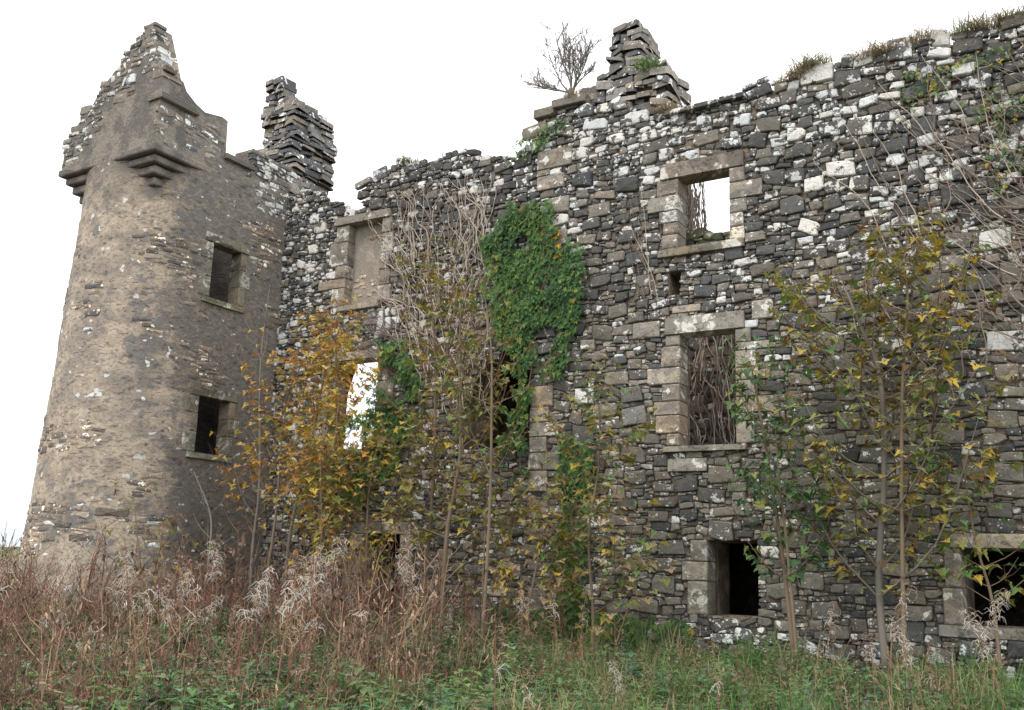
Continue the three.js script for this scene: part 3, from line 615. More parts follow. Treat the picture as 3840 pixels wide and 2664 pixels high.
  const gl = pack({ x0: -19.1, x1: -16.1, y0: 9.7, y1: 12.5, inside: (x, y) => y < slope(x) - .02 && x < -16.55 + (12.4 - y) * .42 && y > slope(x) - (1.0 + 1.0 * fbm(x * 2, y * 2, 2)) && !(x > -16.7 && y < 11.2) && fbm(x * 2.2 + 5, y * 2.6, 2) > .3 + .35 * sstep(.3, 1.6, slope(x) - y), levels: [[.25, .4, .12, .2, 8], [.16, .28, .07, .13, 60], [.08, .15, .04, .07, 120]], seed: 66 });
  for (const s of gl) s.show = s.a;
  buildStones(gl, cap, R4, () => { const r = R4(); return { z: .02 * R4(), depth: .28, cls: r < .22 ? 'white' : r < .5 ? 'spots' : 'brown', tint: tintOf(R4), P: (u, v, w) => [u, v, 3.62 + w] }; }, 'stone', 200, 'small_rubble');
  // skew stones down the right slope of the gable
  for (let k = 0; k < 5; k++) {
    const t0 = k / 5, t1 = (k + 1) / 5, a = [mix(-15.99, -16.54, t0), mix(11.08, 12.38, t0)], b = [mix(-15.99, -16.54, t1), mix(11.08, 12.38, t1)];
    const acc = new Acc(); addStone(acc, [[a[0] - .30, a[1]], [a[0] + .03, a[1]], [b[0] + .03, b[1] - .004], [b[0] - .24, b[1] - .004]], R4, { z: .012, depth: .46, cls: 'brown', tint: [1.2, 1.15, 1.1], rough: .12, bulge: .03, bevel: .012, tilt: .01, P: (u, v, w) => [u, v, 3.62 + w] });
    part('skew_stone', acc.geo(), MAT.stone, cap);
  }
  const toX = (x) => new THREE.Matrix4().makeRotationY(Math.PI / 2).setPosition(x, 0, 0); // shape x → -z
    extrude([[-3.30, 9.62], [.4, 9.62], [.4, 10.3], [.05, 10.5], [-.4, 10.46], [-1.12, 10.52], [-1.15, 10.04], [-1.86, 10.12], [-1.90, 10.84], [-2.05, 10.87], [-2.5, 10.78], [-2.75, 10.86], [-3.02, 11.02], [-3.12, 11.18], [-3.30, 11.22]], [], -.58, .58, MAT.harl, 'side_wall', cap, toX(-15.99));
  extrude([[-3.30, 9.62], [-.4, 9.62], [-.4, 10.2], [-3.30, 10.25]], [], 0, .55, MAT.harl, 'side_wall', cap, toX(-19.02));
  for (const [z0, z1, y0, h, pr] of [[2.72, 3.66, 10.60, .05, .07], [2.76, 3.64, 10.655, .07, .03], [1.14, 1.88, 10.0, .09, .06]]) {
    const s = new THREE.Shape(); s.moveTo(z0, y0); s.lineTo(z1, y0); s.lineTo(z1, y0 + h); s.lineTo(z0, y0 + h); s.closePath();
    const g = new THREE.ExtrudeGeometry(s, { depth: .4, bevelEnabled: true, bevelSize: .012, bevelThickness: .02, bevelSegments: 2 });
    g.rotateY(Math.PI / 2); { const p = g.attributes.position; for (let i = 0; i < p.count; i++) p.setZ(i, -p.getZ(i)); const ix = g.index; if (ix) for (let i = 0; i < ix.count; i += 3) { const t = ix.getX(i); ix.setX(i, ix.getX(i + 2)); ix.setX(i + 2, t); } }
    const pz = g.attributes.position; if (!g.index) { const a = pz.array; for (let i = 0; i < a.length; i += 9) for (let q = 0; q < 3; q++) { const t = a[i + q]; a[i + q] = a[i + 6 + q]; a[i + 6 + q] = t; } }
    g.computeVertexNormals(); g.translate(-16.37 + pr, 0, 0);
    part('cornice', g, MAT.harl, cap);
  }
  // rubble with lichen on the return beside the chimney, and the stepped fragment behind it
  const R6 = rng(616), cl = pack({ x0: 1.95, x1: 3.55, y0: 9.75, y1: 10.75, inside: (x, y) => fbm(x * 2 + 3, y * 2.4, 2) > .52 && y < 10.55, levels: [[.2, .34, .07, .13, 14], [.1, .2, .04, .08, 40]], seed: 68 });
  for (const s of cl) { const r = R6(), acc = new Acc(); addStone(acc, s.poly.map(([a, b]) => [-a, b]).reverse(), R6, { z: .008, depth: .05, cls: r < .3 ? 'spots' : 'brown', tint: tintOf(R6).map((q) => q * 1.5), P: (u, v, w) => [-15.99 + w, v, -u] }); part('stone', acc.geo(), MAT.stone, cap); }
  const R5 = rng(606), rl = pack({ x0: -.1, x1: 1.1, y0: 9.2, y1: 10.45, inside: (x, y) => fbm(x * 2, y * 2, 2) > .36, levels: [[.2, .34, .08, .15, 20], [.12, .2, .05, .09, 80], [.07, .12, .03, .05, 120]], seed: 67 });
  for (const s of rl) { const r = R5(), acc = new Acc(); addStone(acc, s.poly, R5, { z: .02 + .02 * R5(), depth: .1, cls: r < .3 ? 'white' : r < .6 ? 'spots' : 'brown', tint: tintOf(R5), P: (u, v, w) => [-15.99 + w, v, u] }); part('stone', acc.geo(), MAT.stone, cap); }
  slabPile({ owner: cap, R: R5, y0: 9.9, y1: 11.25, hMin: .1, hMax: .17, name: 'stone', foot: (y) => [mix(-18.6, -17.2, sstep(10.1, 11.25, y)), -16.7, -.7, -.1], cls: (r) => { const q = r(); return q < .3 ? 'sand' : q < .6 ? 'spots' : 'brown'; } });
}

// ───────── plants ─────────
const V = (x, y, z) => new THREE.Vector3(x, y, z);
function limb(pts, r0, r1, sides = 5, rad) {
  const n = pts.length, p = [], idx = [], up = V(0, 0, 1), q = V(0, 0, 0), s = V(0, 0, 0), t = V(0, 0, 0);
  for (let i = 0; i < n; i++) {
    t.subVectors(pts[Math.min(n - 1, i + 1)], pts[Math.max(0, i - 1)]).normalize();
    q.crossVectors(t, Math.abs(t.z) > .9 ? V(0, 1, 0) : up).normalize(); s.crossVectors(t, q).normalize();
    const r = mix(r0, r1, i / (n - 1)) * (rad ? rad(i) : 1);
    for (let k = 0; k < sides; k++) { const a = k / sides * Math.PI * 2, c = Math.cos(a) * r, d = Math.sin(a) * r; p.push(pts[i].x + q.x * c + s.x * d, pts[i].y + q.y * c + s.y * d, pts[i].z + q.z * c + s.z * d); }
  }
  for (let i = 0; i < n - 1; i++) for (let k = 0; k < sides; k++) { const a = i * sides + k, b = i * sides + (k + 1) % sides; idx.push(a, b, b + sides, a, b + sides, a + sides); }
  const g = new THREE.BufferGeometry(); g.setAttribute('position', new THREE.Float32BufferAttribute(p, 3)); g.setIndex(idx); g.computeVertexNormals(); return g;
}
const smooth = (pts, n) => new THREE.CatmullRomCurve3(pts).getPoints(n);
const bare = (l) => { const g = mergeGeometries(l.map((q) => { if (q.attributes.uv) q.deleteAttribute('uv'); return q; })); return g; };
// flat leaf outlines folded along the midrib, drooping to the tip; stalk at the origin, tip along +y
function leafGeo(half, fold, droop, stalk = 0) {
  const p = [0, 0, 0], idx = [], n = half.length, L = half[n - 1][1];
  const lift = (x, y) => fold * Math.abs(x) - droop * (y / L) * (y / L) * L;
  for (const sgn of [1, -1]) {
    const s = p.length / 3;
    half.forEach(([x, y]) => p.push(sgn * x, y, lift(x, y)));
    const mid = p.length / 3; p.push(0, L * .5, lift(0, L * .5));
    for (let i = 0; i < n - 1; i++) { if (sgn > 0) idx.push(i === 0 ? 0 : mid, s + i, s + i + 1); else idx.push(i === 0 ? 0 : mid, s + i + 1, s + i); }
    if (sgn > 0) idx.push(0, s, mid); else idx.push(0, mid, s);
  }
  if (stalk) { const s = p.length / 3, w = .03; p.push(-w, 0, 0, w, 0, 0, 0, -stalk, -.15 * stalk); idx.push(s, s + 1, s + 2); }
  const g = new THREE.BufferGeometry(); g.setAttribute('position', new THREE.Float32BufferAttribute(p, 3)); g.setIndex(idx); g.computeVertexNormals(); return g;
}
const SYC = [[.22, -.10], [.46, .02], [.40, .16], [.66, .42], [.42, .44], [.40, .62], [.24, .60], [.17, .82], [0, 1.0]];
const sycA = leafGeo(SYC, .22, .25, .7), sycB = leafGeo(SYC.map(([x, y]) => [x * .9, y]), .45, .5, .8), sycC = leafGeo(SYC.map(([x, y]) => [x * .5, y * .9]), 1.0, .6, .6);
const ivyG = [leafGeo([[.30, -.12], [.52, .05], [.34, .32], [.2, .42], [0, .95]], .15, .2), leafGeo([[.34, -.05], [.44, .15], [.25, .5], [0, 1]], -.1, .3)];
const ovate = leafGeo([[.16, .12], [.26, .35], [.2, .65], [0, 1]], .3, .35);

const BARK = { sap: flat('young_bark', .21, .155, .105), grey: flat('grey_bark', .20, .18, .155), red: flat('reddish_twig', .13, .075, .055), pale: flat('bleached_vine', .50, .43, .36), tan: flat('tan_vine', .30, .24, .20), brown: flat('brown_vine', .21, .16, .13), dead: flat('dead_stalk', .27, .15, .085) };
const LEAF = { green: leafy('leaf_green', .13, .26, .065), deep: leafy('leaf_deep_green', .06, .16, .06), olive: leafy('leaf_olive', .29, .29, .06), yellow: leafy('leaf_yellow', .64, .46, .055), orange: leafy('leaf_orange', .56, .28, .055), brown: leafy('leaf_brown', .21, .12, .045), husk: leafy('leaf_dry_tan', .46, .33, .19) };

const ivyWhite = leafy('leaf_plain', 1, 1, 1);
function sapling(label, o) {
  const R = rng(o.seed), pts = o.trunk.map(([x, y], i) => V(x, i ? y : Math.min(y, groundY(x, o.z)) - .05, o.z + (i ? (R() - .5) * .18 : 0)));
  const base = pts[0].clone(), t = thing('sycamore_sapling', label, 'sapling', base.toArray(), 'sycamore saplings before the wall');
  for (const q of pts) q.sub(base);
  const c = new THREE.CatmullRomCurve3(pts), L = c.getLength(), r0 = o.r ?? .028;
  part('trunk', limb(c.getPoints(18), r0, r0 * .3, 6), BARK[o.bark ?? 'sap'], t);
  const pal = Object.entries(o.leaves).flatMap(([k, n]) => Array(n).fill(LEAF[k]));
  let count = 0; const maxL = (o.max ?? 260) >= 300 ? (o.cap ?? 620) : Math.round(o.max * 1.5), extra = [];
  const all = [];
  function leaf(pos, dir, s) {
    if (count >= maxL) return; count++; s *= 1.02;
    const pm = pal[Math.floor(R() * pal.length)], pg = R() < .5 ? sycA : R() < .7 ? sycB : sycC;
    const y = dir.clone().normalize().multiplyScalar(.9).add(V((R() - .5) * .7, -.1 - .6 * R(), (R() - .5) * .7 + .2)).normalize();
    const nrm = V((R() - .5) * .9, 1.0 + .4 * R(), (R() - .5) * .9 + .15), x = V(0, 0, 0).crossVectors(y, nrm).normalize(), z = V(0, 0, 0).crossVectors(x, y);
    const m4 = new THREE.Matrix4().makeBasis(x.multiplyScalar(s), y.clone().multiplyScalar(s), z.multiplyScalar(s)).setPosition(pos.clone().addScaledVector(y, s * .65));
    all.push([m4, pg, pm]);
  }
  function branch(from, dir, len, r, lv) {
    const mid = from.clone().addScaledVector(dir, len * .5).add(V((R() - .5) * .1 * len, -.05 * len, (R() - .5) * .1 * len));
    const end = from.clone().addScaledVector(dir, len).add(V(0, len * (.10 + .18 * R()), 0));
    const bp = smooth([from, mid, end], 6);
    part('branch', limb(bp, r, r * .35, 4), BARK[lv ? 'red' : (o.bark ?? 'sap')], t);
    const n = Math.max(2, Math.round(len / .11));
    for (let k = 1; k <= n; k++) {
      const q = new THREE.CatmullRomCurve3([from, mid, end]).getPoint(k / n);
      if (R() > (o.leafy ?? .8)) continue;
      const side = V(-dir.z, 0, dir.x).normalize();
      for (const sg of [-1, 1]) if (R() < .85) leaf(q, side.clone().multiplyScalar(sg).add(dir.clone().multiplyScalar(.5)), (o.leafSize ?? .12) * (.65 + .6 * R()));
    }
    if (lv < 1 && len > .45) for (const sg of [-1, 1]) if (R() < .75) { const a = dir.clone().applyAxisAngle(V(0, 1, 0), sg * (.5 + .4 * R())); branch(mid, a.normalize(), len * (.35 + .25 * R()), r * .6, lv + 1); }
  }
  const n = Math.round(L * 1.1 * (o.dens ?? 2.1));
  for (let k = 0; k < n; k++) {
    const f = mix(o.from ?? .25, .98, (k + R() * .8) / n), q = c.getPoint(f), az = k * 1.62 + R() * .8, el = (.45 + .5 * R());
    const len = 1.5 * (o.spread ?? .75) * (1.15 - .75 * f) * (.55 + .7 * R());
    for (const sg of [0, 1]) { const a = az + sg * Math.PI; branch(q, V(Math.cos(a) * Math.cos(el), Math.sin(el), Math.sin(a) * Math.cos(el) * .7), len, r0 * .34 * (1.1 - .6 * f), 0); }
  }
  if (o.tip !== 0) for (let k = 0; k < 4; k++) leaf(c.getPoint(1 - .02 * k), V(R() - .5, .6, R() - .5), (o.leafSize ?? .12));
  // 300 leaves as parts of their own; the thickest crowns have more, which stay together
  for (let i = all.length - 1; i > 0; i--) { const j = Math.floor(R() * (i + 1)); [all[i], all[j]] = [all[j], all[i]]; }
  for (const [m4, g, mt] of all.slice(0, 300)) { const m = part('leaf', g, mt, t); m.applyMatrix4(m4); }
  const more = all.slice(300);
  if (more.length) { const im = shaded(new THREE.InstancedMesh(sycA, ivyWhite, more.length)); im.name = 'foliage'; im.userData.kind = 'stuff'; more.forEach(([m4, , mt], i) => { im.setMatrixAt(i, m4); im.setColorAt(i, mt.color); }); t.add(im); }
  return t;
}
sapling('bare slim sapling with pale grey trunk before the tower', { seed: 1, z: 2.2, trunk: [[-14.55, .4], [-14.78, 1.48], [-14.99, 2.44], [-15.5, 3.31]], r: .035, bark: 'grey', leaves: { brown: 3, olive: 1 }, leafy: .12, spread: 1.5, dens: 1.6, max: 24, tip: 0 });
sapling('tall whippy sapling nearly bare, rising past the tower corner', { seed: 2, z: 1.8, trunk: [[-14.04, .4], [-14.08, 2.0], [-14.13, 2.98], [-14.43, 5.45], [-14.32, 7.0]], r: .038, bark: 'grey', leaves: { brown: 2, yellow: 2, orange: 2 }, leafy: .2, spread: .95, max: 70, dens: 2 });
sapling('orange leaved sapling growing below the blocked window', { seed: 3, z: 1.5, trunk: [[-13.47, .4], [-13.46, 2.18], [-13.26, 3.83], [-12.93, 5.51], [-12.91, 6.2]], r: .04, bark: 'grey', from: .34, cap: 560, leaves: { orange: 5, yellow: 4, brown: 2, olive: 2 }, leafy: .6, spread: .95, max: 300, dens: 2.4 });
sapling('brightest yellow sapling standing before the doorway', { seed: 4, z: 2.2, trunk: [[-12.16, .4], [-11.95, 2.4], [-11.93, 4.5], [-12.13, 5.5]], r: .034, leaves: { yellow: 6, orange: 4, olive: 2, green: 1 }, leafy: .85, spread: 1.0, max: 300, from: .32, dens: 2.4 });
sapling('amber leaved sapling with crooked stem left of the doorway', { seed: 5, z: 2.6, trunk: [[-13.0, .4], [-12.75, 2.3], [-12.72, 4.2], [-12.55, 5.1]], r: .03, from: .36, cap: 520, leaves: { yellow: 4, orange: 5, brown: 3, olive: 2 }, leafy: .65, spread: .95, max: 300, dens: 2.3 });
sapling('tall olive sapling in front of the ragged hole', { seed: 6, z: 2.0, trunk: [[-9.56, .4], [-9.54, 2.20], [-9.43, 3.50], [-9.46, 5.11], [-9.55, 6.4]], r: .045, cap: 900, leaves: { olive: 6, brown: 3, yellow: 1, green: 1 }, leafy: .75, spread: 1.1, max: 300, from: .22, dens: 2.2 });
sapling('tall olive sapling among the bleached ivy stems', { seed: 7, z: 1.6, trunk: [[-10.29, .4], [-10.25, 2.96], [-10.35, 5.27], [-10.49, 6.9]], r: .04, cap: 800, leaves: { olive: 6, brown: 4, yellow: 1 }, leafy: .68, spread: 1.15, max: 300, from: .2, dens: 2.1 });
sapling('short bushy olive sapling between doorway and ragged hole', { seed: 21, z: 2.4, trunk: [[-10.9, .4], [-10.85, 1.6], [-10.9, 2.8], [-10.8, 3.7]], r: .03, cap: 900, leaves: { olive: 6, yellow: 2, brown: 2 }, leafy: .85, spread: 1.05, max: 300, from: .15, dens: 3 });
sapling('slender sapling with fresh green tuft right of the ragged hole', { seed: 8, z: 2.6, trunk: [[-8.38, .3], [-8.38, 2.51], [-8.37, 4.09], [-8.47, 5.04], [-8.61, 6.0]], r: .03, leaves: { olive: 4, green: 4, brown: 2 }, leafy: .35, spread: .9, max: 150, from: .3, dens: 1.7 });
sapling('amber sapling pressed close to the open left window', { seed: 23, z: .7, trunk: [[-13.75, .4], [-13.7, 2.0], [-13.6, 3.6], [-13.45, 5.2]], r: .028, from: .36, cap: 420, leaves: { yellow: 4, orange: 4, brown: 4, olive: 3 }, leafy: .65, spread: .9, max: 300, dens: 2.4 });
sapling('golden sapling leaning over the dark ivy mound', { seed: 24, z: 2.9, trunk: [[-11.5, .4], [-11.4, 1.8], [-11.45, 3.2], [-11.6, 4.3]], r: .026, leaves: { yellow: 4, olive: 4, orange: 2, brown: 2 }, leafy: .75, spread: .95, max: 300, dens: 2.4 });
sapling('brown flecked sapling before the sandstone quoins', { seed: 25, z: 2.0, trunk: [[-8.75, .4], [-8.8, 1.7], [-8.75, 3.0]], r: .022, leaves: { olive: 5, brown: 4, yellow: 1 }, leafy: .6, spread: .85, max: 250, dens: 2.4 });
sapling('bushy green and tan sapling under the ivy column', { seed: 9, z: 1.7, trunk: [[-7.03, .3], [-7.08, 1.2], [-7.11, 2.25], [-7.02, 3.4], [-7.01, 4.5]], r: .03, cap: 1000, leaves: { green: 3, olive: 5, yellow: 1, husk: 2, brown: 1 }, leafy: .9, spread: 1.0, max: 300, from: .12, dens: 3.2, leafSize: .13 });
sapling('low russet sapling with drooping dry leaves left of the ivy column', { seed: 22, z: 2.0, trunk: [[-7.9, .3], [-7.95, 1.1], [-7.85, 2.0], [-7.9, 2.6]], r: .022, leaves: { olive: 4, husk: 3, brown: 2, yellow: 2 }, leafy: .8, spread: .8, max: 300, from: .15, dens: 3.6 });
sapling('green leaved sapling with two tall rods beside the ground floor window', { seed: 10, z: 1.3, trunk: [[-4.18, .3], [-4.31, 1.70], [-4.44, 2.91], [-4.65, 4.19], [-4.73, 4.7]], r: .036, leafSize: .14, leaves: { deep: 5, green: 4, olive: 2 }, leafy: .75, spread: .85, max: 300, from: .22, dens: 1.9 });
sapling('thinner green rod close beside the two rod sapling', { seed: 11, z: 1.45, trunk: [[-4.1, .3], [-4.22, 2.00], [-4.33, 3.22], [-4.36, 3.85]], r: .026, leaves: { deep: 5, green: 4 }, leafy: .6, spread: .75, max: 150, from: .25, dens: 2.2 });
sapling('largest yellow green sapling with forked crown on the right', { seed: 12, z: 1.0, trunk: [[-3.09, .4], [-3.16, 1.77], [-3.04, 3.11], [-3.04, 4.6], [-3.23, 5.17], [-3.45, 5.75]], r: .055, bark: 'grey', leafSize: .145, leaves: { olive: 9, yellow: 3, green: 3, brown: 2 }, leafy: .6, spread: 1.6, max: 300, from: .16, dens: 2.6, cap: 760 });
sapling('yellowing sapling crowded against the largest one on the right', { seed: 13, z: 1.15, trunk: [[-2.85, .4], [-2.8, 2.2], [-2.72, 4.2], [-2.6, 5.6], [-2.64, 6.1]], r: .035, leafSize: .14, leaves: { olive: 7, yellow: 3, brown: 3, green: 1 }, leafy: .6, spread: 1.25, max: 300, from: .3, dens: 2.0 });
sapling('rightmost yellow green sapling over the wide ground floor window', { seed: 14, z: .95, trunk: [[-1.75, .4], [-1.80, 1.52], [-1.95, 2.24], [-2.05, 3.3]], r: .026, leaves: { olive: 6, yellow: 2, green: 4 }, leafy: .5, spread: .85, max: 130, from: .3, dens: 2.2, leafSize: .13 });
sapling('low dark leaved sapling between the tower and the path', { seed: 15, z: 4.2, trunk: [[-13.9, .2], [-14.2, 1.4], [-14.5, 2.5]], r: .02, leaves: { brown: 3, olive: 3 }, leafy: .3, spread: .8, max: 60, dens: 2.4 });

// ── ivy ──
const inPoly = (P, x, y) => { let c = false; for (let i = 0, j = P.length - 1; i < P.length; j = i++) if ((P[i][1] > y) !== (P[j][1] > y) && x < (P[j][0] - P[i][0]) * (y - P[i][1]) / (P[j][1] - P[i][1]) + P[i][0]) c = !c; return c; };
const IVYC = [[.04, .12, .04], [.06, .16, .05], [.085, .21, .06], [.14, .28, .07], [.24, .35, .08]];
const IVYM = IVYC.map((c, i) => leafy('ivy_leaf_' + ['mid', 'dark', 'fresh', 'light', 'deep'][i], ...c));
function ivy(label, seed, poly, n, o = {}) {
  const R = rng(seed), xs = poly.map((q) => q[0]), ys = poly.map((q) => q[1]), x0 = Math.min(...xs), x1 = Math.max(...xs), y0 = Math.min(...ys), y1 = Math.max(...ys);
  const t = thing('ivy', label, 'ivy', [(x0 + x1) / 2, y0, 0]), ox = (x0 + x1) / 2, oy = y0;
  for (let k = 0; k < (o.stems ?? 14); k++) {
    let x = mix(x0, x1, R()), y = y0 + R() * (y1 - y0) * .5; const pts = [];
    for (let i = 0; i < 12 && inPoly(poly, x, y); i++) { pts.push(V(x - ox, y - oy, .10 + .02 * R())); x += (R() - .5) * .18; y += .12 + .1 * R(); }
    if (pts.length > 2) part('stem', limb(pts, .012, .006, 4), BARK.brown, t);
  }
  const at = [];
  for (let k = 0; k < n * 6 && at.length < n; k++) {
    const x = mix(x0, x1, R()), y = mix(y0, y1, R()), jx = x + .22 * (fbm(x * 5, y * 5, 2) - .5) * 2, jy = y + .2 * (fbm(x * 5 + 50, y * 5, 2) - .5) * 2;
    if (!inPoly(poly, jx, jy) || fbm(x * 2.2 + 7, y * 2.2, 2) < (o.gaps ?? .3)) continue;
    const th = .05 + (o.thick ?? .22) * fbm(x * 2.4 + 3, y * 2.4, 3) * Math.sqrt(R());
    const y_ = V((R() - .5) * 1.5, -1 + .5 * R(), .1 + .8 * R()).normalize(), nr = V((R() - .5) * 1.3, .2 + .9 * R(), .9), xx = V(0, 0, 0).crossVectors(y_, nr).normalize(), zz = V(0, 0, 0).crossVectors(xx, y_), s = (o.size ?? .10) * (.6 + .7 * R());
    at.push(new THREE.Matrix4().makeBasis(xx.multiplyScalar(s), y_.multiplyScalar(s), zz.multiplyScalar(s)).setPosition(x - ox, y - oy, th));
  }
  at.sort((a, b) => b.elements[14] - a.elements[14]);
  const big = at.slice(0, 300), rest = at.slice(300);
  for (const m4 of big) { const m = shaded(new THREE.Mesh(ivyG[Math.floor(R() * 2)], R() < (o.yellow ?? .03) ? LEAF.yellow : IVYM[Math.floor(R() * 5)])); m.name = 'leaf'; m.applyMatrix4(m4); t.add(m); }
  if (rest.length) {
    const im = shaded(new THREE.InstancedMesh(ivyG[0], ivyWhite, rest.length)); im.name = 'foliage'; im.userData.kind = 'stuff';
    const c = new THREE.Color();
    rest.forEach((m4, i) => { im.setMatrixAt(i, m4); const wx = m4.elements[12] + ox, wy = m4.elements[13] + oy, q = R() < (o.yellow ?? .03) ? [.42, .33, .05] : IVYC[Math.min(4, Math.floor(R() * 3 + 3.2 * fbm(wx * 1.7, wy * 1.7 + 20, 2) - .4))]; im.setColorAt(i, c.setRGB(...q)); });
    t.add(im);
  }
}
const IVY1 = [[-10.10, 8.42], [-9.86, 8.69], [-9.54, 8.37], [-9.21, 8.58], [-8.91, 8.17], [-8.83, 7.47], [-8.65, 7.44], [-8.37, 7.61], [-8.28, 7.39], [-8.15, 6.87], [-8.24, 6.22], [-8.41, 5.75], [-8.57, 5.20], [-8.93, 4.98], [-9.30, 4.92], [-9.32, 4.20], [-9.25, 3.75], [-9.63, 3.69], [-9.78, 3.89], [-9.48, 4.69], [-9.33, 5.50], [-9.92, 5.72], [-10.13, 6.08], [-10.24, 7.14], [-10.47, 7.62], [-10.44, 7.98], [-10.08, 8.01]];
ivy('thick green ivy sheet climbing the wall above the ragged hole', 31, IVY1, 4300, { gaps: .30, stems: 26, thick: .22, size: .095 });
ivy('ragged ivy tail trailing down the right edge of the dark hole', 38, [[-9.75, 5.9], [-8.75, 5.3], [-9.1, 4.9], [-9.28, 4.2], [-9.2, 3.5], [-9.5, 3.2], [-9.9, 3.6], [-9.75, 4.2], [-9.5, 4.8]], 330, { gaps: .4, thick: .25, stems: 8 });
ivy('dark ivy mound between the open window and the ragged hole', 32, [[-12.83, 6.08], [-12.37, 6.13], [-11.64, 5.26], [-11.60, 4.65], [-11.98, 3.97], [-12.17, 3.55], [-12.78, 2.96], [-13.68, 2.70], [-14.43, 2.97], [-14.64, 3.60], [-13.57, 3.9], [-13.0, 4.5], [-12.9, 5.08]], 2400, { thick: .4, gaps: .36 });
ivy('ivy spilling over the sill of the open left window', 39, [[-14.1, 3.8], [-12.9, 3.8], [-12.9, 5.0], [-13.2, 4.7], [-13.55, 4.6], [-13.8, 4.35], [-14.1, 4.5]], 420, { thick: .3, gaps: .28, stems: 5 });
ivy('narrow green ivy column rising from the ground to the right', 33, [[-8.66, 3.77], [-8.45, 4.1], [-8.01, 3.83], [-7.90, 3.07], [-8.04, 1.89], [-8.0, .6], [-8.6, .6], [-8.56, 1.87], [-8.55, 2.92]], 1300, { thick: .2, gaps: .33 });
ivy('yellowing ivy sprig clinging beside the green ivy sheet', 34, [[-8.95, 7.9], [-8.78, 7.9], [-8.7, 7.3], [-8.85, 7.1], [-8.98, 7.3]], 90, { yellow: .85, stems: 3, gaps: .1, thick: .1 });
ivy('small ivy scrap trailing at the broken wall head left of the tree', 35, [[-10.0, 9.6], [-9.2, 10.1], [-8.7, 10.0], [-9.0, 9.75], [-9.5, 9.45], [-10.0, 9.3]], 240, { thick: .1, gaps: .42, size: .07, stems: 4 });
ivy('scattered ivy leaves on the upper right corner of the wall', 36, [[-2.9, 9.4], [-1.1, 9.5], [-.6, 8.4], [-1.4, 7.2], [-2.1, 7.4], [-2.5, 8.5]], 420, { thick: .08, gaps: .5, yellow: .2, size: .07, stems: 6 });
ivy('low ivy carpet round the foot of the wall below the column', 37, [[-9.8, 1.1], [-6.2, 1.0], [-6.0, .4], [-9.9, .4]], 900, { thick: .5, gaps: .36 });

// ── dead climbing stems ──
function climber(label, name, seed, o) {
  const R = rng(seed), t = thing(name, label, 'dead climber', [o.base[0], o.base[1], 0]);
  for (let k = 0; k < o.n; k++) {
    let [x, y, a] = o.start(R, k, o.n); const pts = [], L = o.len(R); let z = .06 + .05 * R(), d = 0;
    const bend = (R() - .5) * (o.bend ?? .25);
    while (d < L) {
      pts.push(V(x - o.base[0], y - o.base[1], z));
      const st = .10 + .06 * R(); a += (R() - .5) * (o.wob ?? .7) + bend * st; a = mix(a, o.heading ? o.heading(x, y, R) : a, .18);
      x += Math.cos(a) * st; y += Math.sin(a) * st; z = Math.min(.16, Math.max(.045, z + (R() - .5) * .03)); d += st;
      if (o.stop && o.stop(x, y)) break;
    }
    if (pts.length > 3) part('stem', limb(pts.length > 4 ? smooth(pts, pts.length * 2) : pts, o.r * (.7 + .7 * R()), o.r * .4, 4), BARK[R() < (o.mixed ?? .2) ? 'brown' : o.bark], t);
  }
}
climber('bleached dead ivy stems fanning up the wall left of the green ivy', 'dead_ivy', 51, { base: [-11, 4.3], n: 125, bark: 'pale', r: .011, wob: 1.3, mixed: .25,
  start: (R, k) => { const f = R(), y = 4.5 + 3.6 * R(), sp = 1 + .28 * (y - 4.5) / 3.6; return [-11.0 + (1.75 * f - .95) * sp - .12 * (y - 4.5), y, (1.57 + (.5 - f) * .9)]; },
  heading: (x, y) => 1.57 + (x < -11.2 ? .38 : .02) * sstep(4, 6, y), len: (R) => 1.0 + 2.7 * R(), stop: (x, y) => y > 9.35 || x < -13.6 || x > -10.05 });
climber('fine dead twigs spread low between the two left windows', 'dead_ivy', 52, { base: [-12.8, 6], n: 40, bark: 'brown', r: .006, wob: .5, mixed: .3, start: (R) => [-12.2 - R() * .4, 5.2 + R() * 1.2, 2.5 + .5 * R()], heading: () => 2.5, len: (R) => .8 + 1.2 * R(), stop: (x) => x < -14.3 });
climber('brown leafless creeper webbed over the right end of the wall', 'dead_creeper', 53, { base: [-1.5, 4], n: 150, bark: 'tan', r: .0085, wob: .6, mixed: 0,
  start: (R) => { const x = -3.6 + 3.9 * Math.sqrt(R()); return [x, 4.2 + 4.4 * R() * (.4 + .6 * sstep(-4, -1.5, x)), R() < .55 ? 2.6 + .5 * R() : .5 + 1.6 * R()]; }, heading: (x, y, R) => 2.2, len: (R) => .6 + 1.6 * R(), stop: (x, y) => y > 9.7 || x < -4.1 });
climber('pale creeper stems on the rubble right of the creeper web', 'dead_creeper', 54, { base: [-1, 4], n: 34, bark: 'pale', r: .0095, wob: .45, mixed: .5, start: (R) => [-3.2 + 3.2 * R(), 4.6 + 3.6 * R(), 1.2 + 1.6 * R()], heading: () => 2.0, len: (R) => 1 + 1.6 * R(), stop: (x, y) => y > 9.7 });
climber('long pale vine running down left of the top right window', 'dead_creeper', 55, { base: [-7.3, 7], n: 6, bark: 'pale', r: .009, wob: .4, start: (R) => [-7.0 + .25 * R(), 6.1 + .3 * R(), 1.9], heading: (x, y) => 1.85, len: (R) => 1.5 + .9 * R() });
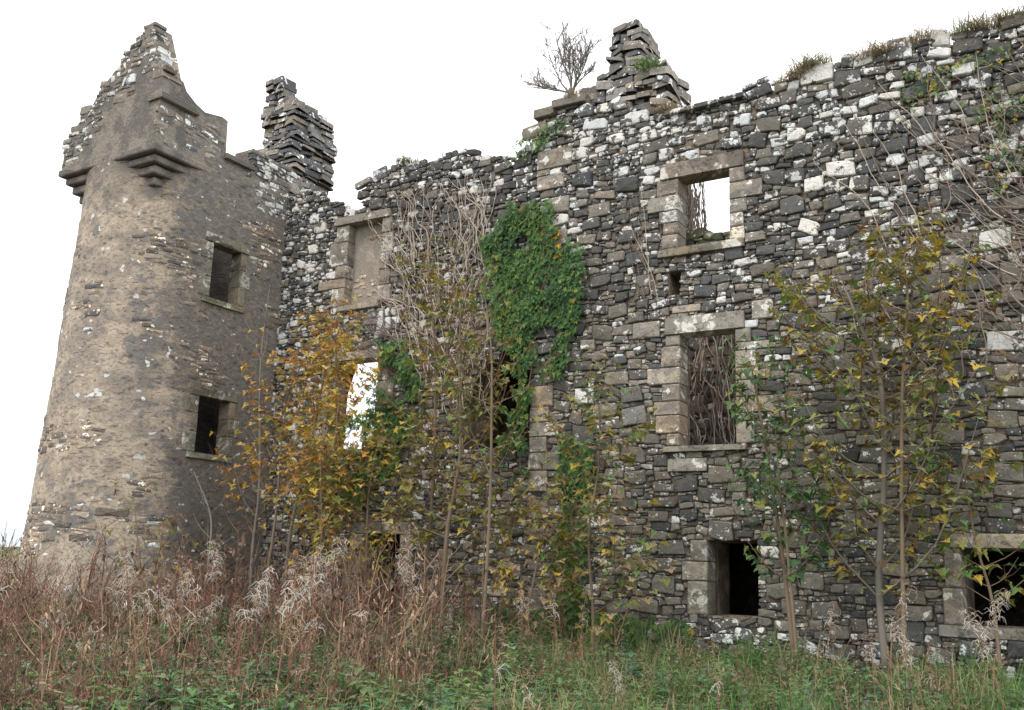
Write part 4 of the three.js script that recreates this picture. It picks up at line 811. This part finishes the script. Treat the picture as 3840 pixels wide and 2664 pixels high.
// vines on the rear wall behind the lower window and on the cross wall stub
{
  const R = rng(56), t = thing('dead_vine', 'dense curtain of dead vines hanging behind the lower right window', 'dead climber', [-8.4, 3.5, -5]);
  for (let k = 0; k < 170; k++) {
    let x = -10.0 + 3.4 * R(), y = 3.5 + R() * 2.6, a = 1.57 + (R() - .5) * .8; const pts = [];
    for (let i = 0; i < 9 + 8 * R(); i++) { pts.push(V(x + 8.4, y - 3.5, .06 + .14 * R())); a += (R() - .5) * .8; a = mix(a, 1.65, .2); x += Math.cos(a) * .17; y += Math.sin(a) * .17; }
    part('stem', limb(pts, .016, .007, 4), BARK[R() < .55 ? 'brown' : 'pale'], t);
  }
  const u = thing('dead_vine', 'dry vines hanging from the stub behind the top right window', 'dead climber', [-6.75, 6.5, -1.4]);
  for (let k = 0; k < 60; k++) {
    let y = 9.3 - 1.6 * R(), z = (R() - .5) * .9, x = .05; const pts = [], n = 7 + 8 * R();
    for (let i = 0; i < n; i++) { pts.push(V(x + (R() - .5) * .05, y - 6.5, z)); y -= .14; z += (R() - .5) * .06; x += .012 * R(); }
    part('stem', limb(pts, .009, .005, 4), BARK[R() < .6 ? 'brown' : 'pale'], u);
  }
}
// ── the bare thorn tree on the wall head ──
{
  const R = rng(61), t = thing('bare_thorn_tree', 'small leafless thorn tree growing on the wall head by the broken chimney', 'tree', [-8.78, 10.3, -.35]);
  part('trunk', limb([V(.02, 0, 0), V(0, .2, .02), V(-.03, .36, 0), V(-.06, .55, .02)], .085, .045, 7, (i) => 1 + .15 * (i % 2)), BARK.grey, t);
  function grow(from, dir, len, r, lv, out) {
    const n = 6, pts = [from.clone()]; let q = from.clone(), d = dir.clone();
    for (let i = 0; i < n; i++) { d.add(V((R() - .5) * .34, (R() - .4) * .22, (R() - .5) * .34)).normalize(); q = q.clone().addScaledVector(d, len / n); pts.push(q); }
    out.push(limb(pts, Math.max(r, .0038), Math.max(r * .45, .0026), lv ? 3 : 5));
    if (lv < 3) { const m = lv === 0 ? 9 : lv === 1 ? 7 : 4; for (let k = 0; k < m; k++) { const f = 1 + Math.floor((n) * (.2 + .8 * k / m)), a = d.clone().add(V((R() - .5) * 1.7, (R() - .3) * .8, (R() - .5) * 1.5)).normalize(); grow(pts[Math.min(n, f)], a, len * (.28 + .22 * R()), r * .5, lv + 1, out); } }
  }
  const dirs = [[-.25, 1, 0, 1.35], [-.05, 1, .1, 1.0], [.35, 1, -.1, 1.0], [.55, .9, .15, .9], [-.75, .8, .1, 1.0], [-1, .5, 0, 1.15], [-.9, .2, .2, .7], [.2, 1, -.3, .9], [-.45, 1, -.2, 1.15], [.6, .55, 0, .6]];
  for (const [x, y, z, l] of dirs) { const out = []; grow(V(-.05, .42 + .1 * R(), 0), V(x, y, z).normalize(), l, .019, 0, out); part('branch', bare(out), BARK.grey, t); }
}
// ── tufts along the wall head ──
function tuft(R, n, h, spread, mat, w = .012, flop = 0) {
  const p = [], idx = [];
  for (let k = 0; k < n; k++) {
    const a = R() * 6.283, r = Math.sqrt(R()) * spread, x = Math.cos(a) * r, z = Math.sin(a) * r, hh = h * (.5 + .7 * R()), b = R() * 6.283, lean = hh * (.2 + .7 * R() + flop * R()), ww = w * (.6 + .6 * R()), cx = Math.cos(b), cz = Math.sin(b), s = p.length / 3;
    for (const [t, q] of [[0, 1], [.45, .9], [.8, .55]]) { const l = lean * t * t, y = hh * (t - .35 * t * t * (lean / hh)); p.push(x + cx * l - cz * ww * q, y, z + cz * l + cx * ww * q, x + cx * l + cz * ww * q, y, z + cz * l - cx * ww * q); }
    p.push(x + cx * lean * 1.15, hh * (1 - .45 * lean / hh), z + cz * lean * 1.15);
    for (const [i, j, q] of [[0, 1, 2], [1, 3, 2], [2, 3, 4], [3, 5, 4], [4, 5, 6]]) idx.push(s + i, s + j, s + q);
  }
  const g = new THREE.BufferGeometry(); g.setAttribute('position', new THREE.Float32BufferAttribute(p, 3)); g.setIndex(idx); g.computeVertexNormals(); return g;
}
const GRASS = { tan: leafy('dry_grass', .34, .27, .17), green: leafy('green_grass', .14, .25, .055), mixed: leafy('fading_grass', .25, .24, .11) };
const TUFTS = [[-4.25, 9.82, 'tan', .30, 'largest tan grass tuft on the wall head right of the coping slabs'], [-4.05, 9.9, 'mixed', .26, 'greenish grass tuft beside the largest tan tuft on the wall head'], [-4.45, 9.75, 'tan', .2, 'small tan grass tuft at the left of the wall head tufts'], [-3.2, 9.82, 'tan', .28, 'lone tan grass tuft midway along the right wall head'], [-3.0, 9.86, 'tan', .2, 'low tan grass tuft just right of the lone tuft'], [-2.45, 9.9, 'tan', .27, 'tan grass tuft over the lichen stones at upper right'], [-1.75, 9.88, 'mixed', .26, 'greenish grass tuft near the right end of the wall head'], [-1.5, 9.85, 'tan', .28, 'tan grass tuft near the right end of the wall head'], [-1.12, 9.92, 'mixed', .2, 'last grass tuft at the top right corner'], [-8.6, 10.42, 'tan', .24, 'golden grass tuft at the foot of the thorn tree'], [-6.75, 9.75, 'tan', .2, 'dry grass tuft at the right foot of the broken chimney'], [-12.6, 9.95, 'mixed', .14, 'small grass tuft on the left wall head'], [-7.1, 10.75, 'green', .14, 'green moss tuft on the shoulder of the broken chimney']];
{ const R = rng(71); for (const [x, y, c, h, label] of TUFTS) { const t = thing('grass_tuft', label, 'grass tuft', [x, y + .0, -.10], 'grass tufts on the wall head'); part('blades', tuft(R, 260, h * 1.05, .26, null, .007, .8), GRASS[c], t); } }
{ const R = rng(72); for (const [x, y, h, label] of [[-11.75, 9.9, .55, 'thin leafless twig plant standing on the left wall head'], [-9.6, 9.7, .5, 'single bare stalk on the wall head near the chimney']]) {
  const t = thing('bare_twig', label, 'twig', [x, y, -.2]); const l = [];
  for (let k = 0; k < 4; k++) { const dx = (R() - .5) * .5; l.push(limb([V(0, 0, 0), V(dx * .5, h * .5, 0), V(dx + .1, h * (.8 + .3 * R()), 0)], .006, .003, 3)); }
  part('stems', bare(l), BARK.grey, t); } }

// ── undergrowth ──
// the wedge of ground in front of the camera
function scatter(R, n, ok) {
  const out = [];
  for (let k = 0; k < n * 40 && out.length < n; k++) {
    const z = mix(.35, 11.2, Math.pow(R(), .75)), d = 15 - z, x = -d * mix(1.9, -.06, R());
    if (x < -19.5 && z < 3) { if (R() < .3) continue; }
    if (x > -19.4 && x < -15.8 && z < 3.9) continue;
    if (ok(x, z, R)) out.push([x, groundY(x, z), z]);
  }
  return out;
}
const leftness = (x, z) => sstep(-5.5, -10.5, x - .35 * (z - 2));
function stuff(name, label, category, geos, mat, spots, R, sizeOf, colOf) {
  const root = new THREE.Group(); root.name = name; scene.add(root); tag(root, label, category, null, 'stuff');
  geos.forEach((g, gi) => {
    const mine = spots.filter((_, i) => i % geos.length === gi), im = shaded(new THREE.InstancedMesh(g, mat, mine.length)); im.name = 'plants'; im.userData.kind = 'stuff';
    const m = new THREE.Matrix4(), q = new THREE.Quaternion(), e = new THREE.Euler(), c = new THREE.Color();
    mine.forEach(([x, y, z], i) => { e.set((R() - .5) * .3, R() * 6.283, (R() - .5) * .3); const s = sizeOf(x, z, R); m.compose(V(x, y - .03, z), q.setFromEuler(e), V(s, s * (.85 + .3 * R()), s)); im.setMatrixAt(i, m); im.setColorAt(i, c.setRGB(...colOf(x, z, R))); });
    root.add(im);
  });
}
{
  const R = rng(81);
  // dead brown stalks with twiggy tops
  const stalk = () => {
    const l = [], h = 1, bx = (R() - .5) * .3, bz = (R() - .5) * .3, pt = (t) => V(bx * t * t + .02 * Math.sin(t * 9), h * t, bz * t * t);
    l.push(limb([0, .25, .5, .75, 1].map(pt), .0075, .003, 3));
    for (let k = 0; k < 5; k++) { const t = .35 + .62 * R(), a = R() * 6.283, L = (.12 + .26 * R()) * (1.15 - t * .6), o = pt(t); l.push(limb([o, o.clone().add(V(Math.cos(a) * L * .6, L * .5, Math.sin(a) * L * .6)), o.clone().add(V(Math.cos(a) * L, L * (.6 + .8 * R()), Math.sin(a) * L))], .0035, .0018, 3)); }
    for (let k = 0; k < 8; k++) { const t = .15 + .8 * R(), o = pt(t), g = ovate.clone(); g.scale(.05, .07 + .05 * R(), .06); g.rotateX(R() * 6); g.rotateY(R() * 6); g.translate(o.x + (R() - .5) * .12, o.y, o.z + (R() - .5) * .12); l.push(g); }
    return bare(l);
  };
  const stalks = [stalk(), stalk(), stalk(), stalk(), stalk()];
  stuff('dead_stalks', 'reddish brown dead stalks crowding the ground before the wall', 'dead stalks', stalks, new THREE.MeshStandardMaterial({ name: 'dead_stems', roughness: .9, side: THREE.DoubleSide }),
    scatter(R, 3300, (x, z, r) => r() < (.3 + .7 * leftness(x, z)) * sstep(.25, .55, fbm(x * .9 + 30, z * .9, 2))), R, (x, z, r) => mix(.65, 1.2, leftness(x, z)) * (.35 + 1.05 * r() * r() + .35 * r()) * (z > 7.5 ? .7 : 1), (x, z, r) => { const k = .6 + .7 * r(); const q = r(); return q < .55 ? [.185 * k, .088 * k, .062 * k] : q < .8 ? [.36 * k, .25 * k, .155 * k] : [.11 * k, .085 * k, .065 * k]; });
  // nettles and bramble shoots
  const nettle = (w) => { const l = [limb([V(0, 0, 0), V(.02, .5, .01), V(.05, 1, 0)], .006, .003, 3)]; for (let k = 0; k < 9; k++) { const y = .18 + .095 * k; for (const s of [0, 1]) { const a = k * 1.57 + s * Math.PI + (R() - .5) * .5, g = ovate.clone(), L = w * (1.15 - .6 * y) * (.7 + .5 * R()); g.rotateX(-1.0 - .5 * R()); g.scale(L, L, L); g.rotateY(a); g.translate(.03 * y, y, 0); l.push(g); } } return bare(l); };
  const nets = [nettle(.34), nettle(.27), nettle(.42)];
  const nm = leafy('undergrowth_leaf', 1, 1, 1);
  stuff('nettles', 'green nettles and bramble shoots low along the wall foot', 'nettles', nets, nm, scatter(R, 9400, (x, z, r) => r() < (.9 - .2 * leftness(x, z)) * sstep(.3, .5, fbm(x * .7, z * .7, 2))), R,
    (x, z, r) => mix(.36, .5, leftness(x, z)) * (.5 + 1.0 * r()), (x, z, r) => { const k = .7 + .6 * r(); return r() < .45 ? [.095 * k, .21 * k, .055 * k] : r() < .3 ? [.06 * k, .165 * k, .075 * k] : r() < .7 ? [.16 * k, .26 * k, .07 * k] : [.20 * k, .15 * k, .07 * k]; });
  const blades = [tuft(R, 26, .5, .14, null, .0055), tuft(R, 26, .42, .16, null, .005), tuft(R, 22, .6, .12, null, .005)];
  stuff('grass', 'rough green and straw coloured grass in front of the wall', 'grass', blades, nm, scatter(R, 2800, (x, z, r) => r() < .95 - .75 * leftness(x, z)), R,
    (x, z, r) => .6 + .7 * r(), (x, z, r) => { const k = .7 + .6 * r(); return r() < .62 ? [.14 * k, .27 * k, .07 * k] : [.42 * k, .33 * k, .18 * k]; });
}
// ── ferns ──
{
  const R = rng(91), frond = (L) => { const l = [limb([V(0, 0, 0), V(0, L * .45, L * .2), V(0, L * .7, L * .6)], .005, .002, 3)], c = new THREE.CatmullRomCurve3([V(0, 0, 0), V(0, L * .45, L * .2), V(0, L * .7, L * .6)]); for (let k = 3; k < 22; k++) { const t = k / 22, q = c.getPoint(t), w = L * .24 * Math.sin(Math.PI * Math.min(1, t * .9 + .12)); for (const s of [-1, 1]) { const g = ovate.clone(); g.scale(w * .5, w, w * .5); g.rotateZ(-s * 1.35); g.rotateX(-.5); g.translate(q.x, q.y, q.z); l.push(g); } } return bare(l); };
  const fg = [frond(.75), frond(.6), frond(.9)], fm = [leafy('fern_green', .085, .21, .05), leafy('fern_fresh', .12, .26, .07)];
  for (const [x, z, s, label] of [[-9.3, 2.0, 1.1, 'largest green fern clump at the foot of the olive sapling'], [-8.7, 2.4, .9, 'bright fern clump right of the largest fern'], [-9.9, 2.6, .85, 'fern clump left of the largest fern'], [-1.9, .85, .75, 'rightmost fern clump below the wide window'], [-2.6, 1.0, .65, 'small fern clump by the largest yellow sapling'], [-4.6, 2.2, .7, 'fern clump in the grass before the two rod sapling']]) {
    const t = thing('fern', label, 'fern', [x, groundY(x, z) - .02, z], 'ferns at the wall foot');
    for (let k = 0; k < 11; k++) { const m = part('frond', fg[k % 3], fm[k % 2], t); m.rotation.set((R() - .3) * .4, k / 11 * 6.283 + R() * .4, 0); m.scale.setScalar(s * (.75 + .4 * R())); }
  }
}
// ── dried willowherb with curled seed pods and white down ──
{
  const R = rng(95), podM = flat('curled_pod', .44, .31, .20), downM = leafy('white_down', .80, .76, .70), stemM = flat('willowherb_stem', .25, .125, .078);
  const proto = [];
  for (let v = 0; v < 6; v++) {
    const g = new THREE.Group(), bx = (R() - .5) * 1.1, bz = (R() - .5) * .6, h = 1.5, pt = (t) => V(bx * t * t, h * t, bz * t * t);
    const st = shaded(new THREE.Mesh(limb([0, .2, .4, .6, .8, 1].map(pt), .0105, .0035, 4), stemM)); st.name = 'stem'; g.add(st);
    const pods = [], down = [];
    const n = 12 + Math.floor(12 * R());
    for (let k = 0; k < n; k++) {
      const t = .58 + .44 * k / n, o = t > 1 ? pt(1) : pt(t), a = R() * 6.283, r = .045 + .075 * R(), tw = 1.4 + 3.8 * R(), pts = [];
      for (let i = 0; i <= 8; i++) { const q = i / 8 * tw, rr = r * (1 - .07 * i); pts.push(V(o.x + Math.cos(a) * (.02 + rr * Math.sin(q)), o.y + .02 - r + rr * Math.cos(q) + .01 * i, o.z + Math.sin(a) * (.02 + rr * Math.sin(q)) + .004 * i)); }
      pods.push(limb(pts, .0028, .002, 3));
    }
    const nd = v % 3 === 0 ? 60 : v % 3 === 1 ? 18 : 6;
    for (let k = 0; k < nd; k++) {
      const cl = .6 + .38 * vn(Math.floor(k / 9) * 3.7, v * 9), t = cl + .05 * R(), o = pt(Math.min(1, t)), a = R() * 6.283, L = .06 + .09 * R(), d = V(Math.cos(a), (R() - .6) * 1.6, Math.sin(a)).normalize(), s = o.clone().add(V((R() - .5) * .09, (R() - .5) * .07, (R() - .5) * .09)), m = s.clone().addScaledVector(d, L * .6).add(V((R() - .5) * .04, .025, 0));
      down.push(limb([s, m, s.clone().addScaledVector(d, L).add(V(0, -.02, 0))], .0045, .002, 3));
    }
    const pm = shaded(new THREE.Mesh(bare(pods), podM)); pm.name = 'seed_pods'; pm.userData.kind = 'stuff'; g.add(pm);
    const dm = shaded(new THREE.Mesh(bare(down), downM)); dm.name = 'white_down'; dm.userData.kind = 'stuff'; g.add(dm);
    proto.push(g);
  }
  const put = (x, z, s, v, label, group, ry = R() * 6.283) => { const c = proto[v].clone(); c.name = numbered('willowherb'); c.position.set(x, groundY(x, z) - .02, z); c.scale.setScalar(s); c.rotation.y = ry; scene.add(c); tag(c, label, 'dried flower', group); };
  put(-11.6, 6.2, 1.22, 0, 'tallest dried willowherb with a white downy plume before the tower');
  put(-11.2, 6.0, .95, 3, 'dried willowherb with white down just right of the tallest plume');
  put(-8.9, 6.3, .82, 1, 'dried willowherb with big pale curls left of the foreground centre');
  put(-7.6, 7.0, .5, 0, 'short willowherb with bright white down at the bottom of the picture');
  put(-9.1, 3.6, 1.35, 4, 'dried willowherb with a curly head before the doorway');
  put(-2.75, 2.6, .95, 4, 'arching dried willowherb in front of the largest sapling');
  put(-3.35, 3.0, .8, 1, 'dried willowherb left of the arching one on the right');
  put(-1.85, 2.2, .9, 3, 'dried willowherb nearest the right edge');
  const spots = scatter(R, 100, (x, z, r) => z > 1.5 && z < 9.3 && r() < .25 + .75 * leftness(x, z));
  spots.forEach(([x, , z], i) => put(x, z, (.55 + .6 * R()) * mix(.8, 1.1, leftness(x, z)), 1 + i % 5, 'dried willowherb stalk scattered among the brown undergrowth', 'scattered willowherb stalks'));
}

renderer.render(scene, camera);
